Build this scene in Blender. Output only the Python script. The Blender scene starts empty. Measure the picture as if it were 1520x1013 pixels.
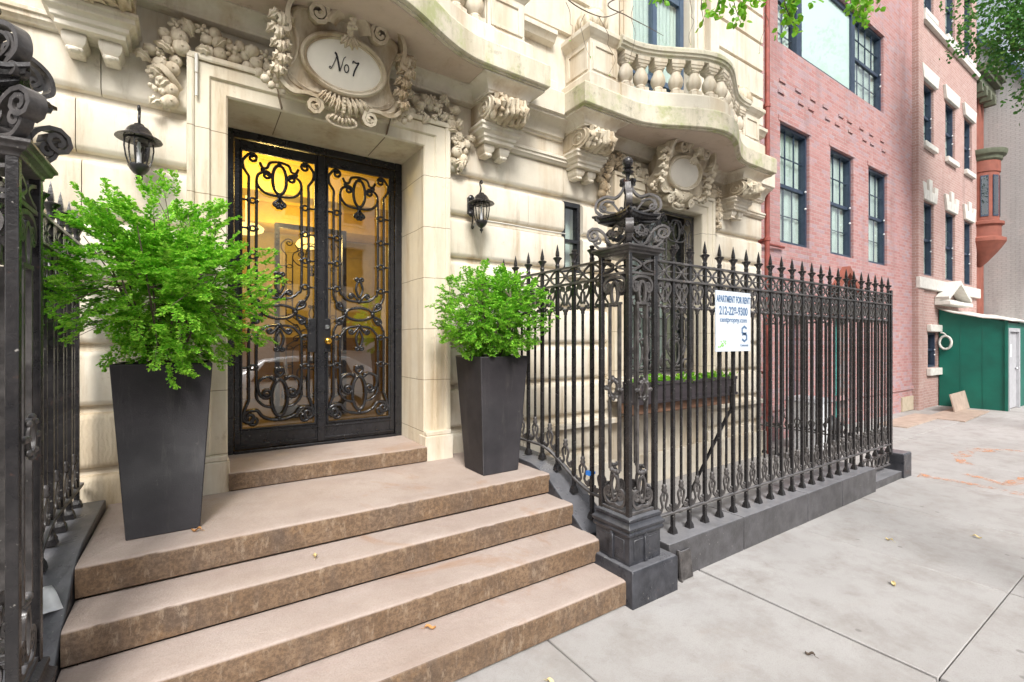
import bpy, math, random
from mathutils import Vector, Matrix, noise
V = Vector
PI = math.pi
R = random.Random(11)
scene = bpy.context.scene
COL = scene.collection

# ------------------------------------------------------------------ mesh builder
class MB:
    def __init__(s, T=None):
        s.v = []; s.f = []; s.T = T; s.mi = []; s.cur = 0
    def add(s, vs, fs):
        b = len(s.v)
        if s.T is not None:
            vs = [s.T @ V(p) for p in vs]
        s.v.extend([tuple(p) for p in vs])
        s.f.extend([tuple(b + i for i in f) for f in fs])
        s.mi.extend([s.cur] * len(fs))
    def box(s, x0, x1, y0, y1, z0, z1):
        vs = [(x0,y0,z0),(x1,y0,z0),(x1,y1,z0),(x0,y1,z0),(x0,y0,z1),(x1,y0,z1),(x1,y1,z1),(x0,y1,z1)]
        s.add(vs, [(0,3,2,1),(4,5,6,7),(0,1,5,4),(1,2,6,5),(2,3,7,6),(3,0,4,7)])
    def rbox(s, c, hx, hy, hz, M=None):
        vs = []
        for z in (-hz, hz):
            for x, y in ((-hx,-hy),(hx,-hy),(hx,hy),(-hx,hy)):
                p = V((x, y, z))
                if M is not None: p = M @ p
                vs.append(p + V(c))
        s.add(vs, [(0,3,2,1),(4,5,6,7),(0,1,5,4),(1,2,6,5),(2,3,7,6),(3,0,4,7)])
    def frustum(s, cx, cy, z0, z1, a0, b0, a1, b1):
        vs = [(cx-a0,cy-b0,z0),(cx+a0,cy-b0,z0),(cx+a0,cy+b0,z0),(cx-a0,cy+b0,z0),
              (cx-a1,cy-b1,z1),(cx+a1,cy-b1,z1),(cx+a1,cy+b1,z1),(cx-a1,cy+b1,z1)]
        s.add(vs, [(0,3,2,1),(4,5,6,7),(0,1,5,4),(1,2,6,5),(2,3,7,6),(3,0,4,7)])
    def prism(s, poly, f, a, b):
        n = len(poly)
        vs = [f(p[0], p[1], a) for p in poly] + [f(p[0], p[1], b) for p in poly]
        fs = [tuple(range(n))[::-1], tuple(range(n, 2*n))]
        fs += [(i, (i+1) % n, n+(i+1) % n, n+i) for i in range(n)]
        s.add(vs, fs)
    def sweep(s, pts, N, prof, closed=False, sc=None, caps=True):
        N = V(N).normalized(); pts = [V(p) for p in pts]; n = len(pts); m = len(prof); vs = []
        for i, p in enumerate(pts):
            if closed: a = pts[i-1]; b = pts[(i+1) % n]
            else: a = pts[max(i-1, 0)]; b = pts[min(i+1, n-1)]
            t1 = (p-a); t2 = (b-p)
            if t1.length < 1e-9: t1 = t2
            if t2.length < 1e-9: t2 = t1
            t1 = t1.normalized(); t2 = t2.normalized()
            t = t1+t2
            if t.length < 1e-6: t = t1
            t = t.normalized()
            S = N.cross(t)
            if S.length < 1e-6: S = V((1,0,0))
            S = S.normalized()
            k = 1/max(0.45, t.dot(t1)); c = 1 if sc is None else (sc[i] if isinstance(sc, (list, tuple)) else sc)
            for (u, w) in prof: vs.append(p + S*(u*k*c) + N*(w*c))
        fs = []
        for i in range(n if closed else n-1):
            for j in range(m):
                a = i*m+j; b = i*m+(j+1) % m; c = ((i+1) % n)*m+(j+1) % m; d = ((i+1) % n)*m+j
                fs.append((a, b, c, d))
        if not closed and caps:
            fs.append(tuple(range(m))[::-1]); fs.append(tuple((n-1)*m+j for j in range(m)))
        s.add(vs, fs)
    def bar(s, pts, N=(0,-1,0), w=.01, t=.01, sc=None, closed=False):
        a = w/2; b = t/2
        s.sweep(pts, N, [(-a,-b),(a,-b),(a,b),(-a,b)], closed, sc)
    def rod(s, pts, N=(0,-1,0), r=.01, n=6, sc=None, closed=False):
        s.sweep(pts, N, [(r*math.cos(2*PI*i/n), r*math.sin(2*PI*i/n)) for i in range(n)], closed, sc)
    def tube(s, pts, r, n=6):
        pts = [V(p) for p in pts]; vs = []; U = None; L = len(pts)
        for i, p in enumerate(pts):
            t = (pts[min(i+1, L-1)]-pts[max(i-1, 0)]).normalized()
            if U is None: U = t.orthogonal().normalized()
            else: U = (U - t*U.dot(t)).normalized()
            W = t.cross(U); rr = r[i] if isinstance(r, (list, tuple)) else r
            for j in range(n):
                a = 2*PI*j/n; vs.append(p + U*(rr*math.cos(a)) + W*(rr*math.sin(a)))
        fs = [(i*n+j, i*n+(j+1) % n, (i+1)*n+(j+1) % n, (i+1)*n+j) for i in range(L-1) for j in range(n)]
        fs += [tuple(range(n))[::-1], tuple((L-1)*n+j for j in range(n))]
        s.add(vs, fs)
    def lathe(s, prof, c=(0,0,0), n=12, sx=1, sy=1, a0=0):
        c = V(c); vs = []
        for r, z in prof:
            for j in range(n):
                a = a0+2*PI*j/n; vs.append((c.x+r*math.cos(a)*sx, c.y+r*math.sin(a)*sy, c.z+z))
        L = len(prof)
        fs = [(i*n+j, i*n+(j+1) % n, (i+1)*n+(j+1) % n, (i+1)*n+j) for i in range(L-1) for j in range(n)]
        fs += [tuple(range(n))[::-1], tuple((L-1)*n+j for j in range(n))]
        s.add(vs, fs)
    def ell(s, c, r, M=None, n=10, m=6, lobes=0):
        c = V(c); vs = []
        if not isinstance(r, (tuple, list)): r = (r, r, r)
        for i in range(m+1):
            th = PI*i/m
            for j in range(n):
                a = 2*PI*j/n; q = math.sin(th); k = 1-(.14*(j % 2) if lobes else 0)
                p = V((r[0]*q*k*math.cos(a), r[1]*q*k*math.sin(a), r[2]*math.cos(th)))
                if M is not None: p = M @ p
                vs.append(c+p)
        fs = [(i*n+j, (i+1)*n+j, (i+1)*n+(j+1) % n, i*n+(j+1) % n) for i in range(m) for j in range(n)]
        s.add(vs, fs)
    def stack(s, poly, prof, cap=True):
        """closed CCW polygon (x,y); prof = [(offset, z)...]"""
        n = len(poly); P = [V((p[0], p[1])) for p in poly]; nr = []
        for i in range(n):
            a = P[i-1]; b = P[i]; c = P[(i+1) % n]
            d1 = (b-a).normalized(); d2 = (c-b).normalized()
            n1 = V((d1.y, -d1.x)); n2 = V((d2.y, -d2.x)); k = n1+n2
            k = k.normalized() if k.length > 1e-6 else n1
            nr.append(k/max(.4, k.dot(n1)))
        vs = []
        for o, z in prof:
            for i in range(n): vs.append((P[i].x+nr[i].x*o, P[i].y+nr[i].y*o, z))
        fs = [(i*n+j, i*n+(j+1) % n, (i+1)*n+(j+1) % n, (i+1)*n+j) for i in range(len(prof)-1) for j in range(n)]
        if cap:
            fs.append(tuple(range(n))[::-1]); fs.append(tuple((len(prof)-1)*n+j for j in range(n)))
        s.add(vs, fs)
    def grid(s, rows, closed=False):
        n = len(rows); m = len(rows[0]); vs = [p for r in rows for p in r]
        s.add(vs, [(i*m+j, i*m+j+1, (i+1)*m+j+1, (i+1)*m+j) for i in range(n-1) for j in range(m-1)])
    def build(s, name, mat, parent=None, smooth=35, bevel=0, seg=2, solid=0, sub=0):
        me = bpy.data.meshes.new(name); me.from_pydata(s.v, [], s.f)
        for m in (mat if isinstance(mat, (list, tuple)) else [mat]): me.materials.append(m)
        if any(s.mi): me.polygons.foreach_set('material_index', s.mi)
        if smooth:
            me.polygons.foreach_set('use_smooth', [True]*len(me.polygons))
            me.set_sharp_from_angle(angle=math.radians(smooth))
        me.update()
        o = bpy.data.objects.new(name, me); COL.objects.link(o)
        if parent is not None: o.parent = parent
        if solid:
            q = o.modifiers.new('s', 'SOLIDIFY'); q.thickness = solid; q.offset = 0
        if bevel:
            q = o.modifiers.new('b', 'BEVEL'); q.width = bevel; q.segments = seg; q.limit_method = 'ANGLE'; q.angle_limit = math.radians(40)
            q.harden_normals = False
        return o

def tag(o, label=None, cat=None, group=None, kind=None):
    if label: o['label'] = label
    if cat: o['category'] = cat
    if group: o['group'] = group
    if kind: o['kind'] = kind
    return o
def empty(name, loc=(0,0,0), rz=0, label=None, cat=None, group=None):
    o = bpy.data.objects.new(name, None); COL.objects.link(o); o.location = loc; o.rotation_euler = (0,0,rz)
    o.empty_display_size = .1
    tag(o, label, cat, group); return o
def cp(o, parent=None, loc=None, rz=None, kids=None):
    c = o.copy(); COL.objects.link(c); c.parent = parent
    if loc is not None: c.location = loc
    if rz is not None: c.rotation_euler = (0,0,rz)
    for ch in [x for x in bpy.data.objects if x.parent == o] if kids is None else kids: cp(ch, c)
    return c
def TR(loc=(0,0,0), rz=0, rx=0, ry=0, sc=(1,1,1)):
    return Matrix.Translation(V(loc)) @ Matrix.Rotation(rz,4,'Z') @ Matrix.Rotation(rx,4,'X') @ Matrix.Rotation(ry,4,'Y') @ Matrix.Diagonal((*sc,1))

# ------------------------------------------------------------------ 2-D curve tools (u right, v up)
def cr(P, n=6):
    if len(P) < 3: return [tuple(p) for p in P]
    Q = [V(p) for p in P]; out = []
    for i in range(len(Q)-1):
        p0 = Q[max(i-1,0)]; p1 = Q[i]; p2 = Q[i+1]; p3 = Q[min(i+2, len(Q)-1)]
        for k in range(n):
            t = k/n
            out.append(.5*((2*p1)+(p2-p0)*t+(2*p0-5*p1+4*p2-p3)*t*t+(3*p1-p0-3*p2+p3)*t**3))
    out.append(Q[-1]); return [tuple(p) for p in out]
def hook(P, d, r, turns=1.2, inner=.22, n=14):
    e = V(P[-1]); t = (e-V(P[-2])).normalized(); nn = V((-t.y, t.x))*d; c = e+nn*r
    a0 = math.atan2(e.y-c.y, e.x-c.x); out = list(P)
    for i in range(1, n+1):
        k = i/n; a = a0+d*2*PI*turns*k; q = r*(1-(1-inner)*k)
        out.append((c.x+q*math.cos(a), c.y+q*math.sin(a)))
    return out
def cv(P, h0=None, h1=None, n=6):
    c = cr(P, n)
    if h1: c = hook(c, *h1)
    if h0: c = hook(c[::-1], *h0)[::-1]
    return c
def ring(cu, cv_, a, b, n=18):
    return [(cu+a*math.cos(2*PI*i/n), cv_+b*math.sin(2*PI*i/n)) for i in range(n)]
def mir(c): return [(-u, v) for u, v in c]
def P3(c, y=0): return [(u, y, v) for u, v in c]

# ------------------------------------------------------------------ materials
def srgb(h):
    h = h.lstrip('#'); r = []
    for i in (0,2,4):
        c = int(h[i:i+2],16)/255; r.append(c/12.92 if c <= .04045 else ((c+.055)/1.055)**2.4)
    return (*r,1)
class NT:
    def __init__(s, name):
        s.m = bpy.data.materials.new(name); s.m.use_nodes = True; s.t = s.m.node_tree; s.n = s.t.nodes
        s.b = s.n['Principled BSDF']; s.out = s.n['Material Output']
        s.tc = s.n.new('ShaderNodeTexCoord')
    def L(s, a, b): s.t.links.new(a, b)
    def co(s, sc=(1,1,1)):
        g = s.n.new('ShaderNodeMapping'); g.inputs['Scale'].default_value = sc; s.L(s.tc.outputs['Object'], g.inputs[0]); return g.outputs[0]
    def noise(s, sc, det=4, rough=.55, vec=None, dist=0):
        g = s.n.new('ShaderNodeTexNoise'); g.inputs['Scale'].default_value = sc; g.inputs['Detail'].default_value = det
        g.inputs['Roughness'].default_value = rough; g.inputs['Distortion'].default_value = dist
        s.L(vec or s.tc.outputs['Object'], g.inputs['Vector']); return g.outputs['Fac']
    def vor(s, sc, vec=None, feat='F1'):
        g = s.n.new('ShaderNodeTexVoronoi'); g.inputs['Scale'].default_value = sc; g.feature = feat
        s.L(vec or s.tc.outputs['Object'], g.inputs['Vector']); return g
    def ramp(s, fac, stops):
        g = s.n.new('ShaderNodeValToRGB'); e = g.color_ramp.elements
        while len(e) < len(stops): e.new(.5)
        for k, (p, c) in enumerate(stops):
            e[k].position = p; e[k].color = c if isinstance(c, tuple) and len(c) == 4 else ((c,c,c,1) if not isinstance(c, tuple) else (*c,1))
        s.L(fac, g.inputs[0]); return g.outputs[0]
    def mix(s, fac, a, b, mode='MIX'):
        g = s.n.new('ShaderNodeMix'); g.data_type = 'RGBA'; g.blend_type = mode
        for sock, x in ((g.inputs[0], fac), (g.inputs[6], a), (g.inputs[7], b)):
            if isinstance(x, (int, float)): sock.default_value = x
            elif isinstance(x, tuple): sock.default_value = x if len(x) == 4 else (*x,1)
            else: s.L(x, sock)
        return g.outputs[2]
    def math(s, op, a, b=0, c=None):
        g = s.n.new('ShaderNodeMath'); g.operation = op
        for k, x in enumerate((a, b) if c is None else (a, b, c)):
            if isinstance(x, (int, float)): g.inputs[k].default_value = x
            else: s.L(x, g.inputs[k])
        return g.outputs[0]
    def xyz(s):
        g = s.n.new('ShaderNodeSeparateXYZ'); s.L(s.tc.outputs['Object'], g.inputs[0]); return g.outputs
    def bump(s, h, st=.3, d=.01):
        g = s.n.new('ShaderNodeBump'); g.inputs['Strength'].default_value = st; g.inputs['Distance'].default_value = d
        s.L(h, g.inputs['Height']); s.L(g.outputs[0], s.b.inputs['Normal']); return g
    def fin(s, col=None, rough=.7, metal=0, spec=None):
        if col is not None:
            if isinstance(col, tuple): s.b.inputs['Base Color'].default_value = col if len(col) == 4 else (*col,1)
            else: s.L(col, s.b.inputs['Base Color'])
        if isinstance(rough, (int, float)): s.b.inputs['Roughness'].default_value = rough
        else: s.L(rough, s.b.inputs['Roughness'])
        s.b.inputs['Metallic'].default_value = metal
        if spec is not None: s.b.inputs['Specular IOR Level'].default_value = spec
        return s.m

def stone(name, a, b, stain, moss=None, joint=None, bst=.35, streak=.5, tooled=False):
    t = NT(name)
    c = t.mix(t.ramp(t.noise(1.3,5,.6), [(.35,0.),(.7,1.)]), a, b)
    c = t.mix(t.ramp(t.noise(14,6,.7), [(.3,0.),(.75,.35)]), c, tuple(x*.8 for x in a[:3]))
    st = t.noise(1,5,.65, t.co((3.5,3.5,.5)))
    c = t.mix(t.math('MULTIPLY', t.ramp(st, [(.47,0.),(.68,1.)]), streak), c, stain)
    sp = t.noise(5,8,.75)
    c = t.mix(t.ramp(t.noise(1,7,.75,t.co((7,7,.9))), [(.56,0.),(.70,.45)]), c, tuple(x*.7 for x in stain[:3]))
    c = t.mix(t.ramp(sp, [(.62,0.),(.74,.5)]), c, tuple(x*.55 for x in stain[:3]))
    if moss:
        mm = t.noise(2.2,6,.7, t.co((1.2,1.2,1.0)))
        c = t.mix(t.ramp(mm, [(.50,0.),(.64,.8)]), c, moss)
        c = t.mix(t.ramp(t.noise(9,6,.8), [(.55,0.),(.7,.6)]), c, (.12,.12,.08))
    h = t.math('ADD', t.math('MULTIPLY', t.noise(60,4,.7), .5), t.math('MULTIPLY', t.noise(8,4,.6), .8))
    if tooled:
        g = t.n.new('ShaderNodeTexWave'); g.inputs['Scale'].default_value = 14; g.inputs['Distortion'].default_value = 9; g.inputs['Detail'].default_value = 3
        t.L(t.tc.outputs['Object'], g.inputs[0]); h = t.math('ADD', h, t.math('MULTIPLY', g.outputs['Fac'], .3))
    if joint:
        x = t.xyz(); f = t.math('FRACT', t.math('DIVIDE', t.math('ADD', x[2], t.math('MULTIPLY', t.noise(1.5), .03)), joint))
        j = t.math('LESS_THAN', f, .013)
        c = t.mix(t.math('MULTIPLY', j, .75), c, tuple(v*.35 for v in stain[:3]))
        h = t.math('SUBTRACT', h, j)
    t.bump(h, bst, .006)
    return t.fin(c, t.ramp(t.noise(6), [(0,.65),(1,.9)]), 0, .3)

LS_A = (.66,.595,.48,1); LS_B = (.78,.735,.64,1); ST = (.40,.27,.13,1)
m_lime = stone('limestone', LS_A, LS_B, ST)
m_lime2 = stone('limestone_jamb', LS_A, (.74,.67,.52,1), ST, joint=.455)
m_carve = stone('limestone_carved', (.56,.47,.34,1), (.74,.68,.55,1), (.26,.17,.08,1), bst=.9, streak=.75)
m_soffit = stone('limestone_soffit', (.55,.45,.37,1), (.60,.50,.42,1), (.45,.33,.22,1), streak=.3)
m_moss = stone('limestone_mossy', (.60,.54,.42,1), (.68,.63,.51,1), (.28,.24,.12,1), moss=(.36,.39,.17,1))
m_rough = stone('limestone_tooled', (.60,.50,.36,1), LS_A, ST, bst=.5, tooled=True)

def mk_steps():
    t = NT('brownstone')
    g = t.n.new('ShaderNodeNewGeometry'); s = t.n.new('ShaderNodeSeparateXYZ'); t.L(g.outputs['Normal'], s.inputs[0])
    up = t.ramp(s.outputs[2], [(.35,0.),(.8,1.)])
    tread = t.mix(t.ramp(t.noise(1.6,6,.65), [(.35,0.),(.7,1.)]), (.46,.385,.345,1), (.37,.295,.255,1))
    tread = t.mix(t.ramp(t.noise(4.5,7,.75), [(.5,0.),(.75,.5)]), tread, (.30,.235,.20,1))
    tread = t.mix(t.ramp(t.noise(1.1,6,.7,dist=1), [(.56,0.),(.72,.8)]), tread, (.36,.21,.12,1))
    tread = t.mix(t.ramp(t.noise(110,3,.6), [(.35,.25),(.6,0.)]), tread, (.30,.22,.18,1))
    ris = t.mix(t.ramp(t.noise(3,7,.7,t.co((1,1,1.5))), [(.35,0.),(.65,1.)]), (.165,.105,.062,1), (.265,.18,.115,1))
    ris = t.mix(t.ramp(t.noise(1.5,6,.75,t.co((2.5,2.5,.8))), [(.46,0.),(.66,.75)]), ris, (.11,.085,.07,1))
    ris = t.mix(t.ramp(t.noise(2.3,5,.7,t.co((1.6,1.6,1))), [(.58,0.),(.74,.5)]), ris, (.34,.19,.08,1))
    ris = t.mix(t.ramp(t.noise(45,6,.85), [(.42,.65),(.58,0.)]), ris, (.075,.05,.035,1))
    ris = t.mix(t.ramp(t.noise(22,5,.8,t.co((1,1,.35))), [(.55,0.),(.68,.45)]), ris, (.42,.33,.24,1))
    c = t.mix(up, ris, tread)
    h = t.math('ADD', t.math('MULTIPLY', t.noise(120,3,.7), .4), t.noise(18,5,.7))
    t.bump(h, .8, .008)
    return t.fin(c, .85, 0, .25)
m_step = mk_steps()
def mk_conc():
    t = NT('concrete')
    c = t.mix(t.ramp(t.noise(.7,6,.6), [(.35,0.),(.68,1.)]), (.37,.355,.345,1), (.46,.445,.435,1))
    x = t.xyz(); wn = t.n.new('ShaderNodeTexWhiteNoise'); wn.noise_dimensions = '2D'; cb = t.n.new('ShaderNodeCombineXYZ')
    t.L(t.math('FLOOR', t.math('DIVIDE', t.math('SUBTRACT', x[0], 1.66), 1.445)), cb.inputs[0]); t.L(t.math('ADD', t.math('GREATER_THAN', x[1], .78), t.math('GREATER_THAN', x[1], -.35)), cb.inputs[1]); t.L(cb.outputs[0], wn.inputs['Vector'])
    c = t.mix(t.math('MULTIPLY', wn.outputs['Value'], .35), c, (.33,.315,.30,1))
    c = t.mix(t.ramp(t.noise(3.5,7,.7), [(.46,0.),(.70,.75)]), c, (.28,.255,.235,1))
    c = t.mix(t.ramp(t.noise(1.1,8,.8,dist=.6), [(.53,0.),(.62,.25),(.75,.4)]), c, (.25,.225,.205,1))
    c = t.mix(t.ramp(t.noise(7,8,.85,dist=.4), [(.60,0.),(.66,.5)]), c, (.22,.20,.18,1))
    c = t.mix(t.ramp(t.noise(160,2,.6), [(.33,.5),(.5,0.)]), c, (.30,.28,.26,1))
    c = t.mix(t.ramp(t.vor(26).outputs['Distance'], [(.02,.45),(.06,0.)]), c, (.62,.61,.60,1))
    c = t.mix(t.ramp(t.noise(1.3,3,.5,dist=2), [(.62,0.),(.8,.35)]), c, (.33,.27,.22,1))
    c = t.mix(t.math('MULTIPLY', t.ramp(t.vor(4.5).outputs['Distance'], [(.06,.6),(.09,0.)]), t.ramp(t.noise(2.7,1), [(.48,0.),(.52,1.)])), c, (.17,.16,.15,1))
    t.bump(t.math('ADD', t.noise(140,3,.7), t.noise(6,4)), .4, .004)
    return t.fin(c, .88, 0, .25)
m_conc = mk_conc()
def mk_iron(name, a, b, r0, r1, rust=.3, sky_top=0):
    t = NT(name)
    c = t.mix(t.ramp(t.noise(9,5,.7), [(.4,0.),(.7,1.)]), a, b)
    c = t.mix(t.ramp(t.noise(13,6,.75), [(.64,0.),(.70,rust)]), c, (.16,.07,.04,1))
    c = t.mix(t.ramp(t.noise(40,3,.6), [(.70,0.),(.74,.6)]), c, (.35,.33,.30,1))
    if sky_top:  # sky reflection painted as a paler tone on up-facing tops
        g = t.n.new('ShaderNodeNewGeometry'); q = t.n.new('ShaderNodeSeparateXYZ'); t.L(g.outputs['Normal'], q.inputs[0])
        k = t.math('MULTIPLY', t.ramp(q.outputs[2], [(.6,0.),(.95,sky_top)]), t.ramp(t.noise(4,6,.7), [(.3,.55),(.7,1.)]))
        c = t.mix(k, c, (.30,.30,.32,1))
    t.bump(t.math('ADD', t.noise(70,3,.6), t.math('MULTIPLY', t.noise(16,3), 1.5)), .35, .004)
    m = t.fin(c, t.ramp(t.noise(7,4), [(.3,r0),(.7,r1)]), 0, .5)
    return m
m_iron = mk_iron('black_painted_iron', (.014,.013,.014,1), (.032,.029,.029,1), .18, .36, .5)
m_rail = mk_iron('skylit_iron', (.04,.036,.035,1), (.12,.11,.106,1), .24, .45, .6, .5)  # greyer iron, tops lightened in colour for the sky's sheen
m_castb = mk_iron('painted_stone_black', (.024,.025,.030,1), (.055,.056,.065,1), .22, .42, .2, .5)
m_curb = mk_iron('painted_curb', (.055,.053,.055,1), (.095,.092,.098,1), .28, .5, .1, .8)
m_door = mk_iron('door_black_paint', (.012,.012,.014,1), (.022,.022,.025,1), .22, .35, 0)
m_navy = mk_iron('navy_paint', (.02,.035,.065,1), (.035,.055,.09,1), .35, .5, 0)

def flat(name, c, rough=.6, metal=0, var=.12, sc=8, bst=.1):
    t = NT(name)
    cc = t.mix(t.ramp(t.noise(sc,5,.6), [(.3,0.),(.7,1.)]), tuple(x*(1-var) for x in c[:3]), tuple(min(1, x*(1+var)) for x in c[:3]))
    t.bump(t.noise(sc*8,3), bst, .003)
    return t.fin(cc, rough, metal)
def mk_pot():
    t = NT('charcoal_planter')
    c = t.mix(t.ramp(t.noise(3,6,.6), [(.35,0.),(.7,1.)]), (.017,.015,.017,1), (.034,.030,.033,1))
    c = t.mix(t.ramp(t.noise(2,5,.7,t.co((6,6,1))), [(.6,0.),(.75,.35)]), c, (.07,.058,.052,1))
    c = t.mix(t.ramp(t.noise(1,7,.8,t.co((9,9,.8))), [(.55,0.),(.72,.5)]), c, (.085,.075,.07,1))
    c = t.mix(t.ramp(t.noise(7,8,.85), [(.62,0.),(.70,.5)]), c, (.12,.11,.10,1))
    t.bump(t.noise(150,3,.7), .35, .003)
    return t.fin(c, t.ramp(t.noise(4,5), [(.3,.42),(.7,.68)]), 0, .35)
m_pot = mk_pot()
m_soil = flat('soil', (.05,.035,.02), .95)
def brick(name, c1, c2, mort, alt=None, w=.205, h=.068, rot=None):
    t = NT(name); x = t.xyz()
    cb = t.n.new('ShaderNodeCombineXYZ'); t.L(t.math('ADD', x[0], x[1]), cb.inputs[0]); t.L(x[2], cb.inputs[1])
    g = t.n.new('ShaderNodeTexBrick'); g.inputs['Scale'].default_value = 1; g.inputs['Brick Width'].default_value = w; g.inputs['Row Height'].default_value = h
    g.inputs['Mortar Size'].default_value = .006; g.inputs['Mortar Smooth'].default_value = .2; g.inputs['Bias'].default_value = -.1
    g.inputs['Color1'].default_value = c1; g.inputs['Color2'].default_value = c2; g.inputs['Mortar'].default_value = mort
    t.L(cb.outputs[0], g.inputs['Vector'])
    vv = t.n.new('ShaderNodeTexNoise'); vv.inputs['Scale'].default_value = 6; vv.inputs['Detail'].default_value = 3
    c = g.outputs['Color']
    if alt:
        v2 = t.n.new('ShaderNodeTexBrick'); v2.inputs['Scale'].default_value = 1; v2.inputs['Brick Width'].default_value = w; v2.inputs['Row Height'].default_value = h
        v2.inputs['Mortar Size'].default_value = 0; v2.inputs['Color1'].default_value = (0,0,0,1); v2.inputs['Color2'].default_value = (1,1,1,1); v2.inputs['Mortar'].default_value = (0,0,0,1)
        mp = t.n.new('ShaderNodeVectorMath'); mp.operation = 'ADD'; mp.inputs[1].default_value = (w*16, h*34, 0); t.L(cb.outputs[0], mp.inputs[0]); t.L(mp.outputs[0], v2.inputs['Vector'])
        k = t.math('MULTIPLY', t.ramp(v2.outputs['Color'], [(.66,0.),(.8,.7)]), t.math('SUBTRACT', 1, g.outputs['Fac']))
        c = t.mix(k, c, alt)
    c = t.mix(t.ramp(t.noise(.9,5,.6), [(.3,0.),(.75,.5)]), c, tuple(min(1, q*1.25) for q in c1[:3]))
    c = t.mix(t.ramp(t.noise(30,4,.7), [(.5,0.),(.8,.5)]), c, tuple(q*.6 for q in c2[:3]))
    c = t.mix(t.ramp(t.noise(1,6,.7,t.co((1.6,1.6,.22))), [(.50,0.),(.72,.55)]), c, tuple(q*.55 for q in c2[:3]))
    c = t.mix(t.ramp(t.noise(2.4,5,.7), [(.58,0.),(.74,.45)]), c, (.60,.53,.50,1))
    t.bump(t.math('SUBTRACT', t.math('MULTIPLY', t.noise(50), .5), g.outputs['Fac']), 1.0, .012)
    return t.fin(c, .85, 0, .3)
m_brick = brick('pink_red_brick', (.37,.18,.17,1), (.46,.28,.27,1), (.47,.38,.36,1), (.36,.31,.35,1))
m_brick2 = brick('salmon_brick', (.40,.245,.215,1), (.48,.33,.295,1), (.58,.50,.46,1))
m_grey = brick('pale_grey_painted_brick', (.40,.39,.38,1), (.42,.41,.40,1), (.385,.375,.365,1))
m_white = flat('white_painted_stone', (.62,.60,.55), .75)
m_redst = flat('red_brownstone', (.24,.075,.05), .8, 0, .2, 4)
m_redpaint = flat('red_pipe_paint', (.26,.06,.045), .6, 0, .3, 12)
m_copper = flat('green_bronze_cornice', (.10,.11,.07), .6, 0, .25)
m_shed = flat('green_painted_plywood', (.0,.115,.080), .55, 0, .18, 2)
m_ply = flat('plywood', (.40,.31,.25), .8, 0, .18, 6)
m_greym = flat('grey_metal', (.42,.42,.44), .5, 0, .1)
m_brass = flat('brass', (.75,.45,.08), .22, 1, .05)
m_steel = flat('brushed_steel', (.5,.5,.52), .3, 1, .05)
m_signw = flat('sign_white', (.60,.66,.72), .4, 0, .03)
m_ink = flat('blue_ink', (.09,.16,.28), .5)
m_inkg = flat('green_ink', (.25,.60,.10), .5)
m_black = flat('black_ink', (.012,.012,.012), .5)
m_tape = flat('blue_tape', (.03,.22,.75), .5)
m_teal = flat('teal_paint', (.10,.50,.45), .5)
m_plast = flat('white_plastic', (.75,.76,.78), .4)
m_orange = flat('orange_marking_paint', (.80,.28,.08), .8)
m_cream = flat('cream_wall', (.52,.42,.13), .6)
m_ceil = flat('yellow_ceiling', (.78,.58,.13), .7)
m_curtain = flat('white_curtain', (.75,.76,.74), .9, 0, .05)
m_twig = flat('twig_bark', (.11,.08,.06), .85)
m_asph = flat('asphalt', (.06,.06,.06), .85, 0, .2, 20)
def glassy(name, tint, ior=1.75, rough=.02, solid=None):
    t = NT(name); t.n.remove(t.b)
    gl = t.n.new('ShaderNodeBsdfGlossy'); gl.inputs['Roughness'].default_value = rough; gl.inputs['Color'].default_value = (1,1,1,1)
    if solid:
        tr = t.n.new('ShaderNodeBsdfDiffuse'); tr.inputs[0].default_value = solid
    else:
        tr = t.n.new('ShaderNodeBsdfTransparent'); tr.inputs[0].default_value = tint
    fr = t.n.new('ShaderNodeFresnel'); fr.inputs['IOR'].default_value = ior
    bp = t.n.new('ShaderNodeBump'); bp.inputs['Strength'].default_value = .04; bp.inputs['Distance'].default_value = .01
    t.L(t.noise(3,2), bp.inputs['Height']); t.L(bp.outputs[0], gl.inputs['Normal'])
    mx = t.n.new('ShaderNodeMixShader'); ge = t.n.new('ShaderNodeNewGeometry'); t.L(t.math('MULTIPLY', fr.outputs[0], t.math('SUBTRACT', 1, ge.outputs['Backfacing'])), mx.inputs[0]); t.L(tr.outputs[0], mx.inputs[1]); t.L(gl.outputs[0], mx.inputs[2])
    t.L(mx.outputs[0], t.out.inputs['Surface']); return t.m
m_glass = glassy('clear_glass', (.92,.93,.92,1), 3.3)
m_glass2 = glassy('window_glass', (.85,.9,.88,1), 1.9)
m_lglass = glassy('lantern_glass', (.9,.9,.9,1), 1.6, .1)
def mk_leaf(name, a, b, c3, tr=.35, sc=30):
    t = NT(name)
    c = t.mix(t.ramp(t.noise(sc,2,.5), [(.35,0.),(.65,1.)]), a, b)
    c = t.mix(t.ramp(t.noise(sc*2.3,2,.5), [(.58,0.),(.72,.8)]), c, c3)
    m = t.fin(c, .42, 0, .45)
    tl = t.n.new('ShaderNodeBsdfTranslucent'); t.L(c, tl.inputs[0])
    mx = t.n.new('ShaderNodeMixShader'); mx.inputs[0].default_value = tr
    t.L(t.b.outputs[0], mx.inputs[1]); t.L(tl.outputs[0], mx.inputs[2]); t.L(mx.outputs[0], t.out.inputs['Surface'])
    return m
m_box = mk_leaf('boxwood_leaf', (.13,.46,.025,1), (.44,.78,.08,1), (.70,.84,.20,1), .38, 55)
m_box2 = mk_leaf('boxwood_leaf_dense', (.12,.44,.025,1), (.42,.76,.08,1), (.66,.82,.20,1), .38, 55)
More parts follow.
